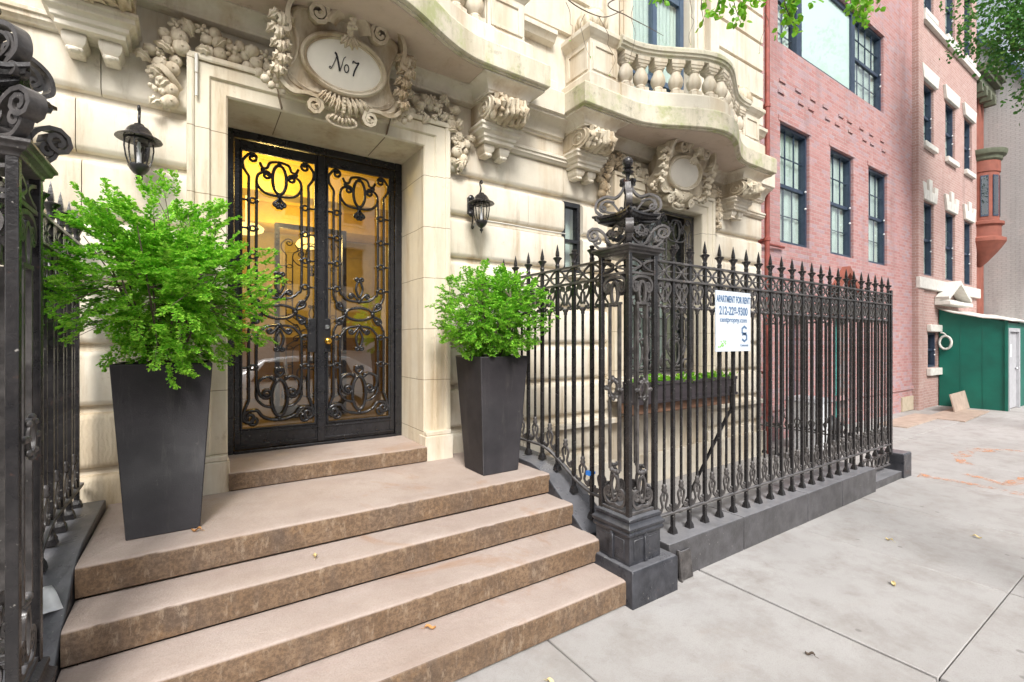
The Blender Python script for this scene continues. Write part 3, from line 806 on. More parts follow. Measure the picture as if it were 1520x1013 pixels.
# ---- wrought iron scroll grille (used by doors and window)
def grille_pattern(mb, W, Hh, k=1.0, r=.0115):
    """W half width, Hh height; v measured from bottom"""
    def S(P, h0=None, h1=None, q=1, both=True):
        c = cv(P, h0, h1)
        for cc in ((c, mir(c)) if both else (c,)): mb.rod(P3(cc), (0,-1,0), r*q, 6)
    iv = W*.60; ov = W*.84
    vm = Hh*.425; top = Hh; hh = min(.17, Hh*.075)
    # outer verticals, corner scrolls, swags, top oval and C scrolls
    ov = W*.80; q_ = W/.29
    S([(ov, vm+.16),(ov, top-.27)]); S([(ov, .24),(ov, vm-.16)])
    S([(ov, top-.27),(ov, top-.215),(.268*q_, top-.155),(.272*q_, top-.09),(.235*q_, top-.035)], None, (1,.040*q_,1.35))
    S([(.150*q_, top-.085),(.128*q_, top-.125),(.095*q_, top-.12),(.075*q_, top-.075),(.04*q_,top-.06),(0, top-.055)])
    mb.rod(P3(ring(0, top-.205, .054*q_, .125, 24)), (0,-1,0), r*1.15, 6, closed=True)
    S([(0, top-.345),(.06*q_,top-.345),(.125*q_,top-.325),(.170*q_, top-.265),(.165*q_, top-.195),(.12*q_, top-.155)], None, (1,.036*q_,1.4))
    S([(.125*q_, top-.125),(.128*q_, top-.158)])
    S([(0, top-.345),(.012, top-.38),(.040, top-.405)], None, (-1,.018,1.2)); S([(0, top-.345),(0,top-.40),(.02,top-.43)], None, (-1,.013,1.1))
    S([(iv, top-.24),(iv, top-.40),(iv, vm+.26),(iv-.03, vm+.17),(.09, vm+.125),(0, vm+.115)])
    S([(iv, .30),(iv, vm-.26),(iv-.03, vm-.17),(.09, vm-.125),(0, vm-.115)])
    # middle oval lying, side C scrolls
    mb.rod(P3(ring(0, vm, .125, .058, 24)), (0,-1,0), r*1.1, 6, closed=True)
    S([(.125, vm),(.15, vm+.07),(.20, vm+.10),(ov, vm+.16)], None, None)
    S([(.125, vm),(.15, vm-.07),(.20, vm-.10),(ov, vm-.16)], None, None)
    S([(.13, vm+.02),(.19, vm+.045)], None, (1,.034,1.2)); S([(.13, vm-.02),(.19, vm-.045)], None, (-1,.034,1.2))
    # knots above and below the middle
    for q in (1, -1):
        S([(0, vm+q*.115),(.03, vm+q*.15),(.055, vm+q*.18)], None, (-q,.024,1.25))
        S([(.0, vm+q*.15),(.03, vm+q*.22),(.02, vm+q*.28),(.005, vm+q*.31)], None, (-q,.02,1.1))
    # bottom oval with big scrolls
    mb.rod(P3(ring(0, .25, .062, .155, 24)), (0,-1,0), r*1.3, 6, closed=True)
    S([(.04, .40),(.09,.43),(.155,.40),(.165,.33),(.14,.27)], None, (-1,.045,1.4), 1.15)
    S([(.055,.17),(.12,.19),(.17,.25),(iv,.34)], None, None)
    S([(0,.06),(.07,.07),(.13,.10),(.17,.15),(W*.80,.15)], None, (-1,.055,1.45), 1.2)
    S([(W*.80,.05),(W*.92,.13),(ov,.24)], (-1,.04,1.2), None, 1.1)
    S([(0,.43),(.03,.46),(.03,.49)], None, (1,.016,1.1))
    # collars and pins to the frame
    for f_ in (.20,.31,.50,.60,.70,.80):
        v = Hh*f_+.05
        for s_ in (-1, 1):
            mb.rod(P3(ring(s_*(iv+ov)/2, v, (ov-iv)/2-.004, .022, 10)), (0,-1,0), r*.8, 5, closed=True)
            mb.rod(P3([(s_*ov, v),(s_*W, v)]), (0,-1,0), r*.8, 5)
            mb.ell((s_*ov, 0, v), r*1.7, None, 7, 5); mb.ell((s_*iv, 0, v), r*1.6, None, 7, 5)
    for (u, v) in ((0,top-.345),(0,vm+.115),(0,vm-.115),(0,.07),(0,top-.08)): mb.ell((u,0,v), r*1.8, None, 7, 5)
    for s_ in (-1, 1):
        for (u, v) in ((.125,vm),(.127,top-.14),(.055,.42)): mb.ell((s_*u,0,v), r*1.9, None, 7, 5)

# ---- entrance doors
xl, xr = C1-.742, C1+.742
mb = MB()
mb.box(xl, xl+.065, 4.44, 4.56, .776, 3.43); mb.box(xr-.065, xr, 4.44, 4.56, .776, 3.43); mb.box(xl+.065, xr-.065, 4.44, 4.56, 3.365, 3.427)
mb.box(xl+.065, xr-.065, 4.43, 4.56, .776, .80)
df = hb(mb, 'entrance_door_frame', m_door, bevel=.005)
def leaf(cx, hand):
    mb = MB(); w = .335
    a, b = cx-w, cx+w; g0, g1 = .965, 3.285
    mb.box(a, a+.045, 4.465, 4.515, .805, 3.36); mb.box(b-.045, b, 4.465, 4.515, .805, 3.36)
    mb.box(a+.045, b-.045, 4.465, 4.515, g1, 3.36); mb.box(a+.045, b-.045, 4.465, 4.515, .805, g0)
    # mouldings round the glass and along the kick rail
    mb.sweep([(a+.045,4.463,g0),(a+.045,4.463,g1),(b-.045,4.463,g1),(b-.045,4.463,g0)], (0,-1,0), [(-.012,0),(-.012,.008),(0,.012),(.008,.004),(.008,0)], closed=True)
    mb.box(a+.01, b-.01, 4.452, 4.466, .825, .842); mb.box(a+.02, b-.02, 4.455, 4.466, g0-.035, g0-.022)
    if hand < 0: mb.box(b-.03, b+.028, 4.442, 4.464, .81, 3.355)
    o = hb(mb, 'entrance_door_leaf', m_door, bevel=.003, seg=1)
    mb = MB(); mb.box(a+.04, b-.04, 4.497, 4.503, g0-.005, g1+.005); mb.build('glass_pane', m_glass, o, smooth=0)
    mb = MB(TR((cx, 4.468, g0))); grille_pattern(mb, w-.045, g1-g0); mb.build('scroll_grille', m_door, o, smooth=60)
    return o, a, b
o, a, b = leaf(C1-.338, -1)
mb = MB(); mb.box(b-.115, b-.045, 4.44, 4.466, 1.60, 1.90); mb.build('lock_plate', m_door, o, bevel=.006)
o, a, b = leaf(C1+.338, 1)
mb = MB(); mb.box(a+.0, a+.075, 4.445, 4.466, 1.60, 1.90); mb.build('lock_plate', m_door, o, bevel=.006)
mb = MB(TR((a+.042, 4.43, 1.70), 0, PI/2)); mb.lathe([(.016,-.03),(.018,-.01),(.012,0),(.02,.01),(.031,.022),(.033,.034),(.026,.046),(.01,.052)], n=18); mb.build('door_knob', m_brass, o, smooth=60)
mb = MB(TR((a+.042, 4.436, 1.825), 0, PI/2)); mb.lathe([(.02,-.012),(.021,0),(.018,.006),(.010,.007),(.009,.003)], n=16); mb.build('keyhole', m_steel, o)

# sill stone under the doors
# ---- lobby behind the glass
mb = MB(); ya, yb, la, lb, f0, f1 = 4.58, 8.6, -.9, 2.9, .776, 3.75
mb.box(la, lb, yb, yb+.1, f0, f1); mb.box(la-.1, la, ya, yb, f0, f1); mb.box(lb, lb+.1, ya, yb, f0, f1)
for x in (-.2,.65,1.5,2.35):      # panel mouldings on the back wall
    mb.sweep([(x-.3,yb-.01,1.0),(x-.3,yb-.01,1.7),(x+.3,yb-.01,1.7),(x+.3,yb-.01,1.0)], (0,-1,0), [(-.02,0),(-.02,.02),(.02,.02),(.02,0)], closed=True)
    mb.sweep([(x-.3,yb-.01,1.9),(x-.3,yb-.01,3.2),(x+.3,yb-.01,3.2),(x+.3,yb-.01,1.9)], (0,-1,0), [(-.02,0),(-.02,.02),(.02,.02),(.02,0)], closed=True)
mb.box(la, lb, yb-.05, yb, 1.76, 1.84); mb.box(la, lb, yb-.12, yb, 3.5, 3.74)
mw = MB(); mw.box(la+.005, lb-.005, yb-.045, yb-.001, f0, 1.755); mw.box(la+.001, la+.03, ya, yb-.05, f0, 1.75); mw.box(lb-.03, lb-.001, ya, yb-.05, f0, 1.75)  # added dark lower panels, dimming the lobby so street reflections show
for x in (-.4,.4,1.2,2.0): mw.box(x, x+.6, yb-.06, yb-.046, .95, 1.6)
hb(mw, 'lobby_dim_panel', flat('dim_amber', (.20,.13,.035), .45), bevel=.004)
hb(mb, 'lobby_wall', m_cream)
mb = MB(); mb.box(la, lb, ya, yb, f1+.002, f1+.1); mb.box(la, lb, yb-.8, yb-.13, 3.45, f1); mb.box(la, lb, 6.0, 6.3, 3.40, f1); hb(mb, 'lobby_ceiling', m_ceil)
mb = MB(); mb.box(la, lb, ya, yb, f0-.08, f0-.005); hb(mb, 'lobby_floor', flat('lobby_tile', (.13,.10,.07), .35))
mb = MB()      # inner vestibule gate
for x in (-.35,.35): pass
mb.T = TR((1.18, 6.2, .95)); grille_pattern(mb, .36, 2.0, r=.007)
mb.T = None; mb.box(.77,.82,6.17,6.23,.776,3.1); mb.box(1.54,1.59,6.17,6.23,.776,3.1); mb.box(.82,1.54,6.17,6.23,3.05,3.1); mb.box(.82,1.54,6.17,6.23,.776,.93)
hb(mb, 'inner_gate', m_door, smooth=40)
mb = MB()
mb.lathe([(.01,.5),(.012,.08),(.15,.05),(.19,.02),(.18,-.02),(.11,-.055),(.02,-.065)], (.50, 6.5, 3.05), 20)
mb.lathe([(.02,.2),(.16,.04),(.18,.0),(.15,-.04),(.02,-.07)], (1.45, 7.9, 3.2), 18)
hb(mb, 'ceiling_bowl_lamp', m_lamp, smooth=60)
for (x, y, z, e) in ((.62,5.5,3.25,20), (1.0,7.4,3.1,15), (.8,4.95,3.35,5)):
    l = bpy.data.lights.new('lobby_light', 'POINT'); l.energy = e*1.5; l.color = (1,.70,.22); l.shadow_soft_size = .12
    lo = bpy.data.objects.new('lobby_light', l); COL.objects.link(lo); lo.location = (x, y, z)

# ---- ground floor window of the right bay
mb = MB(); a, b = C2-.745, C2+.745
for x0, x1, z0, z1 in ((a,a+.07,1.25,3.43),(b-.07,b,1.25,3.43),(a+.07,b-.07,3.36,3.43),(a+.07,b-.07,1.25,1.33),(C2-.035,C2+.035,1.33,3.36),(a+.07,C2-.035,2.3,2.36),(C2+.035,b-.07,2.3,2.36)): mb.box(x0,x1,4.20,4.28,z0,z1)
w = hb(mb, 'window', m_door); mb = MB(); mb.box(a+.05,b-.05,4.235,4.241,1.3,3.4); mb.build('pane', m_glass2, w, smooth=0)
mb = MB(); mb.box(a-.2,b+.2,4.6,4.65,1.0,3.6); hb(mb, 'window_blind', m_curtain)
for k_ in (-1, 1):
    mb = MB(TR((C2+k_*.37, 4.05, 1.30))); grille_pattern(mb, .345, 2.08, r=.011)
    W_ = .36
    mb.bar([(-W_,0,-.02),(-W_,0,2.1),(W_,0,2.1),(W_,0,-.02)], (0,-1,0), .024, .02, closed=True)
    mb.bar([(-W_,0,.02),(W_,0,.02)], (0,-1,0), .02, .02)
    hb(mb, 'window_grille', m_rail, smooth=50)

mb = MB(); mb.tube([(.0,3.862,3.655),(.0,3.862,3.53)], .011, 8); mb.tube([(.0,3.862,3.52),(.0,3.862,3.37)], .009, 8); hb(mb, 'door_contact_tube', m_white, smooth=60)
# cable clipped along the joint
mb = MB(); mb.tube([(2.21,3.97,2.80),(2.28,3.966,2.872),(2.6,3.964,2.875),(3.0,3.964,2.868),(3.36,3.964,2.873)], .007, 6); hb(mb, 'cable_conduit', m_white, smooth=60)
mb = MB(); mb.box(-.40,-.28,3.955,3.982,.93,1.06); mb.box(-.395,-.285,3.948,3.957,.94,1.05); hb(mb, 'outlet_cover', m_steel, bevel=.003)
# ================================================================== SETTING: sidewalk, road
mb = MB(); mb.box(-60, 80, -60, 60, -1.2, -.16)
g_ = mb.build('ground', m_asph, smooth=0); tag(g_, kind='structure')
mb = MB(); mb.box(-60, 80, -11.5, -1.95, -.158, -.15); tag(mb.build('road', m_asph, smooth=0), kind='structure')
mb = MB()
ys = [-1.80, -.35, .78, 2.20]
xs = [1.66+1.445*k for k in range(-14, 22)]
for i, (a, b) in enumerate(zip(xs, xs[1:])):
    for j, (c, d) in enumerate(zip(ys, ys[1:])):
        if abs(b-3.105) < .01: gp = .014
        else: gp = .003
        gl = .012 if abs(a-3.105) < .01 else .003
        top = R.uniform(-.0025, .0025)
        d2 = 4.2 if j == 2 and a > 7.3 else (2.6 if j == 2 and not (-.9 < (a+b)/2 < 2.4) else (2.3 if j == 2 else d))
        mb.box(a+gl, b-gp, c+.003, (d-.003) if j < 2 else d2, -.15, top)
sw = mb.build('sidewalk', m_conc, bevel=.004, seg=1); tag(sw, kind='structure')
mb = MB(); mb.box(-20, 33, -1.95, -1.803, -.158, .0); tag(mb.build('street_curb', m_conc, bevel=.02), kind='structure')
mb = MB(); mb.box(-60, 80, -17, -11.5, -.155, 0); tag(mb.build('far_sidewalk', m_conc, smooth=0), kind='structure')
mb = MB(); mb.box(2.6, 7.4, 2.35, 3.9, -.15, -.06); tag(mb.build('areaway_floor', m_conc, smooth=0), kind='structure')
mb = MB(); mb.box(-5, -.75, 2.35, 3.98, -.15, .06); tag(mb.build('areaway_floor', m_conc, smooth=0), kind='structure')
mb = MB(); mb.box(32, 70, -1.8, 4.2, -.15, -.002); tag(mb.build('sidewalk', m_conc, smooth=0), kind='structure')

# orange survey paint on the sidewalk
def spray(poly, lab):
    mb = MB(); rows = []
    P = cr(poly, 6)
    for i, (x, y) in enumerate(P):
        x2, y2 = P[min(i+1, len(P)-1)]; x1, y1 = P[max(0, i-1)]
        n = V((-(y2-y1), x2-x1)).normalized(); w = .045+.06*noise.noise(V((x*3,y*3,4)))**2*6+.012*R.random()
        rows.append([(x-n.x*w, y-n.y*w, .0045), (x+n.x*w, y+n.y*w, .0045)])
    mb.grid(rows); o = mb.build('spray_paint_mark', m_orange, smooth=0)
    tag(o, lab, 'paint mark', 'orange survey marks on the sidewalk')
def spray_mat():
    t = NT('orange_spray_worn'); m = t.fin((.72,.33,.16,1), .9, 0, .2); tr = t.n.new('ShaderNodeBsdfTransparent'); mx = t.n.new('ShaderNodeMixShader'); t.L(t.ramp(t.math('ADD', t.math('MULTIPLY', t.noise(14,8,.85), .7), t.math('MULTIPLY', t.noise(3.5,3,.5), .3)), [(.46,0.),(.60,.8)]), mx.inputs[0]); t.L(tr.outputs[0], mx.inputs[1]); t.L(t.b.outputs[0], mx.inputs[2]); t.L(mx.outputs[0], t.out.inputs['Surface']); return m
m_orange = spray_mat()
spray([(8.8,1.85),(9.0,2.02),(9.6,2.12),(10.3,2.0),(10.6,1.6),(10.7,1.2)], 'orange painted hook shaped line on the sidewalk farther from the fence')
spray([(8.15,1.80),(8.05,1.55),(7.93,1.40),(8.3,1.32),(8.6,1.2)], 'thick orange painted dash on the sidewalk near the end block of the fence')
spray([(7.60,2.1),(7.64,1.7),(7.60,1.2),(7.66,.8)], 'long thin orange line on the joint past the fence end block')

# ================================================================== STOOP
stoop = empty('entrance_stoop', (C1,3,0), 0, 'four brownstone steps and landing rising to the black iron entrance doors', 'stoop')
Yl = [2.10, 2.38, 2.67, 2.95]; Zl = [.165, .325, .485, .645]
def worn(name, x0, x1, y0, y1, z0, z1, seed):
    rnd = random.Random(seed); mb = MB()
    nx = int((x1-x0)/.03); prof = [(y1,z0),(y0+.04,z0),(y0+.012,z0+.009),(y0+.002,z0+.016),(y0,z1-.03),(y0+.002,z1-.012),(y0+.007,z1-.004),(y0+.018,z1),(y0+.06,z1),(y0+.15,z1),(y1,z1)]
    rows = []
    for i in range(nx+1):
        x = x0+(x1-x0)*i/nx; row = []
        ch = max(0, noise.noise(V((x*2.3, seed*3.1, 0)))-.42)*.03+max(0, noise.noise(V((x*14, seed, 7)))-.30)*.018
        for k, (y, z) in enumerate(prof):
            ny = noise.noise(V((x*2, z*3, seed*2.)))*.001+noise.noise(V((x*30, z*40, seed)))*.0016
            nz = noise.noise(V((x*1.3, y*3, seed*5.)))*.002
            yy = y+(ny if k in (2,3,4,5) else 0)+(ch if k in (5,6) else ch*.7 if k == 4 else 0); zz = z+(nz if k > 6 else 0)-(ch*.8 if k in (6,7) else 0)
            row.append((x, yy, zz))
        rows.append(row)
    mb.grid(rows)
    n = len(prof); mb.f.append(tuple(range(n))); mb.mi.append(0); mb.f.append(tuple(nx*n+k for k in range(n))[::-1]); mb.mi.append(0)
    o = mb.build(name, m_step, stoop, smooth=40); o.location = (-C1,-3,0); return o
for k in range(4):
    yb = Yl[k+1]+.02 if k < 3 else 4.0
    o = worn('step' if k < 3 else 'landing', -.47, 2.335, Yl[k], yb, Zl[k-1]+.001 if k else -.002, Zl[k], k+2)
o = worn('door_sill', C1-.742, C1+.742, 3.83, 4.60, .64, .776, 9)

# ================================================================== PAINTED CURB WALLS
def quad_prism(mb, P, x0, x1):   # P list of (y,z)
    mb.prism(P, lambda y, z, x: (x, y, z), x0, x1)
cw = MB()
quad_prism(cw, [(2.52,-.1),(2.52,.30),(2.60,.36),(2.95,.60),(3.08,.655),(3.2,.68),(3.9,.70),(3.9,-.1)][::-1], 2.325, 2.60)
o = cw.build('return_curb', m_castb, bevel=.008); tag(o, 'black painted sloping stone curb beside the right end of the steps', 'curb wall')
cw = MB()
quad_prism(cw, [(2.52,-.1),(2.52,.30),(2.60,.36),(2.95,.60),(3.08,.655),(3.2,.68),(3.9,.70),(3.9,-.1)][::-1], -.74, -.475)
o = cw.build('return_curb', m_castb, bevel=.008); tag(o, 'black painted sloping stone curb beside the left end of the steps', 'curb wall')
cw = MB()
for a, b in ((2.765,3.70),(3.706,4.78),(4.786,5.52),(5.526,6.38)): cw.box(a, b, 2.14, 2.50, -.1, .265)
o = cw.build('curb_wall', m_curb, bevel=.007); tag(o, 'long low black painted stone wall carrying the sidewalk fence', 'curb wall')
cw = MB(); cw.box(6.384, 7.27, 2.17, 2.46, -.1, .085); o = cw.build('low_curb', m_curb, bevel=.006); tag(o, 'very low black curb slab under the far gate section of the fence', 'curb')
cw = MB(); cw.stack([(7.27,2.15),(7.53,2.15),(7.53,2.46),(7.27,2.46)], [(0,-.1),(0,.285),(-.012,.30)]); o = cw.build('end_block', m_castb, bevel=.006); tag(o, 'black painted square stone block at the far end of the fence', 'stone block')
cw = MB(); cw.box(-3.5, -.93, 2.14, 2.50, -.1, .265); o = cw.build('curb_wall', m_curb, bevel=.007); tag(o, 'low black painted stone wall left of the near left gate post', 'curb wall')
# loose plate leaning on the curb next to the post
mb = MB(TR((2.90, 2.115, .115), 0, math.radians(-7))); mb.box(-.055,.075,-.006,.006,-.11,.085); mb.box(-.066,-.05,-.014,.01,-.12,.10)
tag(mb.build('metal_plate', m_rail, bevel=.003), 'small dark metal plate leaning on the curb beside the corner post', 'plate')

# ================================================================== IRON FENCE UNITS (local x along the run, z up)
ZT1, ZT2 = 2.28, 2.15
def picket_mb(z0, spike=True, T=None):
    mb = MB(T); a = .0125
    mb.box(-a,a,-a,a,z0,2.325)
    mb.frustum(0,0,z0,z0+.03,.026,.026,.022,.022); mb.frustum(0,0,z0+.03,z0+.055,.022,.022,a,a)
    mb.lathe([(.012,2.30),(.02,2.315),(.014,2.33),(.018,2.345),(.024,2.36),(.036,2.372),(.038,2.38),(.026,2.386),(.016,2.39)], n=8)
    if spike: mb.lathe([(.011,2.388),(.017,2.40),(.0155,2.42),(.008,2.46),(.001,2.492)], n=4, a0=PI/4)
    else: mb.lathe([(.011,2.388),(.019,2.40),(.021,2.408),(.012,2.415)], n=8)
    return mb
def bar_mb(z0, T=None, z1=1.925):
    mb = MB(T); a = .0075; mb.box(-a,a,-a,a,z0,z1); return mb
def top_orn(T=None):
    mb = MB(T); h = .0845
    N = (0,-1,0)
    # frieze lattice between the rails
    zc = (ZT1+ZT2)/2
    for s1 in (-1, 1):
        mb.bar(P3(cr([(s1*h, zc+.058),(s1*.035, zc+.032),(s1*.012, zc),(s1*.035, zc-.032),(s1*h, zc-.058)], 4)), N, .013, .012)
        mb.bar(P3(cr([(s1*.012,zc),(s1*.05,zc),(s1*h,zc+.002)], 3)), N, .010, .010)
    mb.ell((0,0,zc), (.018,.012,.018), None, 8, 5)
    # scrolls under the second rail: pair of C scrolls, lozenge ring, cup
    for s1 in (1, -1):
        c = cv([(.012, 1.985),(.030, 2.02),(.062,2.06),(.070,2.10),(.048,2.128)], None, (1,.021,1.25))
        c = [(s1*u, v) for u, v in c]; mb.bar(P3(c), N, .014, .013)
        c = cv([(.050,1.955),(.062,1.975),(.040,2.005),(.022,2.045),(.018,2.075)], (-1,.012,1.), None); c = [(s1*u, v) for u, v in c]; mb.bar(P3(c), N, .011, .011)
        mb.bar(P3([(s1*.0,2.085),(s1*.03,2.11),(s1*.065,2.142)]), N, .011, .011)
        mb.ell((s1*.06,0,1.953), .012, None, 7, 5)
    mb.bar(P3(ring(0,2.035,.018,.048,14)), N, .009, .012, closed=True)
    mb.box(-.060,.060,-.008,.008,1.948,1.960)
    mb.lathe([(.010,1.905),(.016,1.915),(.014,1.925),(.022,1.938),(.028,1.95),(.016,1.96)], n=8)
    return mb
def bot_orn(T=None, z=.42):
    mb = MB(T); N = (0,-1,0)
    for s1 in (1, -1):
        c = cv([(.012,z+.165),(.036,z+.135),(.028,z+.095),(.018,z+.06),(.038,z+.028)], None, (1,.017,1.15)); c = [(s1*u, v) for u, v in c]; mb.bar(P3(c), N, .013, .013)
        mb.bar(P3(cr([(s1*.07,z+.05),(s1*.075,z+.02),(s1*.05,z+.012)], 3)), N, .010, .011)
        mb.ell((s1*.072,0,z+.058), .012, None, 7, 5)
    mb.lathe([(.008,z+.16),(.018,z+.17),(.022,z+.185),(.014,z+.20),(.019,z+.212),(.013,z+.225),(.008,z+.23)], n=8)
    mb.bar(P3([(0,z+.165),(0,z+.10)]), N, .009, .009)
    return mb
def rail(mb, P, w=.045, t=.016):
    """flat rail: w deep (across run), t high"""
    mb.sweep(P, (0,-1,0), [(-t/2,-w/2),(t/2,-w/2),(t/2+.004,0),(t/2,w/2),(-t/2,w/2)])

def fence(root, npk, sp, x0, z0, zbot, broken=(), lows=None, rails=(ZT1, ZT2), x_end=None, x_beg=None, gz=None):
    """root Empty; pickets at x0+i*sp. zbot(x): bottom rail height; z0(x): foot"""
    const = lows is None; P0 = B0 = O0 = L0 = None
    xe = x_end if x_end is not None else x0+(npk-1)*sp; xb = x_beg if x_beg is not None else x0-sp*.6
    for z in rails:
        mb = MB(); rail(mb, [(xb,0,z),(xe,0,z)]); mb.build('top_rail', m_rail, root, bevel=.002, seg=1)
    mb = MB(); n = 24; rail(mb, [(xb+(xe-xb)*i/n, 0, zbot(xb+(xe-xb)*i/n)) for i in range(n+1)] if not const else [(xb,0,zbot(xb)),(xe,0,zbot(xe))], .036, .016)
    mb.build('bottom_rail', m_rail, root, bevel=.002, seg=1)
    pk = {}
    for i in range(npk):
        x = x0+i*sp; sp_ = i not in broken; key = (sp_, round(z0(x),3))
        if key not in pk: pk[key] = picket_mb(key[1], sp_).build('picket', m_iron, root, smooth=40); o = pk[key]
        else: o = pk[key].copy(); COL.objects.link(o); o.parent = root
        o.location = (x,0,0)
    for i in range(-1 if x_beg is not None and x0-sp*.5 > x_beg+.03 else 0, npk-1+(1 if x_end is not None and x_end-x0-(npk-1)*sp > sp*.8 else 0)):
        x = x0+(i+.5)*sp
        if O0 is None: O0 = top_orn().build('top_scroll', m_rail, root, smooth=50); o = O0
        else: o = O0.copy(); COL.objects.link(o); o.parent = root
        o.location = (x,0,0)
        zb = zbot(x)
        if const:
            if L0 is None: L0 = bot_orn(z=zb).build('bottom_scroll', m_rail, root, smooth=50); B0 = bar_mb(zb+.22).build('thin_bar', m_iron, root, smooth=0); o = L0; b = B0
            else:
                o = L0.copy(); COL.objects.link(o); o.parent = root; b = B0.copy(); COL.objects.link(b); b.parent = root
            o.location = (x,0,0); b.location = (x,0,0)
        else:
            sl = (zbot(x+.05)-zbot(x-.05))/.1
            o = bot_orn(z=zb+.0).build('bottom_scroll', m_rail, root, smooth=50); o.location = (x,0,0)
            b = bar_mb(zb+.22).build('thin_bar', m_iron, root, smooth=0); b.location = (x,0,0)

YF = 2.26
f1 = empty('iron_fence', (0,YF,0), 0, 'long black iron picket fence with scrollwork along the sidewalk carrying the rent sign', 'fence', 'black iron fence runs')
fence(f1, 23, .1976, 2.76, lambda x: .262 if x < 6.4 else .33, lambda x: .42, broken=(0,1,2), x_beg=2.62, x_end=7.18)
mb = MB(); mb.box(7.155,7.195,-.02,.02,.29,2.33); mb.build('end_post', m_iron, f1, bevel=.003)
mb = MB()
for z in (.16,.31): rail(mb, [(6.40,0.02,z),(7.2,0.02,z)], .03, .014)
for k in range(6): mb.bar([(6.48+.13*k+p[0], .02, .235+p[1]) for p in ring(0,0,.055,.06,14)], (0,-1,0), .012, .014, closed=True)
mb.build('ring_rail', m_rail, f1, smooth=40)
mb = MB(); mb.bar([(3.755,.02,1.32),(3.755,.02,1.12),(3.755,.05,1.08),(3.755,.56,.02)], (1,0,0), .016, .030); mb.build('brace', m_iron, f1)

def sc_curve(s):      # s = y coordinate; stair-side bottom rail
    if s > 3.25: return .81
    if s < 2.55: return .56+.0*(s)
    k = (s-2.55)/.70; k = k*k*(3-2*k)
    return .56+.25*k
def ft_curve(s):
    if s > 3.15: return .69
    if s > 3.0: return .64+(s-3.0)*.3
    return .385+(s-2.6)*.63 if s > 2.6 else .37
def side_fence(x, lab, brk):
    f = empty('iron_fence', (x,0,0), PI/2, lab, 'fence', 'black iron fence runs')
    fence(f, 7, .2035, 2.60, ft_curve, sc_curve, broken=brk, lows=True, x_beg=2.42, x_end=3.93)
    return f
side_fence(2.46, 'short iron fence beside the right of the steps running back to the house wall', (0,1))
side_fence(-.60, 'short iron fence at the left edge of the photo running back to the house wall', ())
# far end return across the areaway
f = empty('iron_fence', (7.18,0,0), PI/2, 'far end iron fence crossing back to the house past the rent sign fence', 'fence', 'black iron fence runs')
fence(f, 8, .19, 2.50, lambda s: .0, lambda s: .42, x_beg=2.28, x_end=3.92)
# fence to the left of the left post (edge of frame)
f = empty('iron_fence', (0,YF,0), 0, 'iron fence continuing left from the near left gate post', 'fence', 'black iron fence runs')
fence(f, 11, .1976, -2.93, lambda x: .262, lambda x: .42, x_beg=-3.1, x_end=-.76)

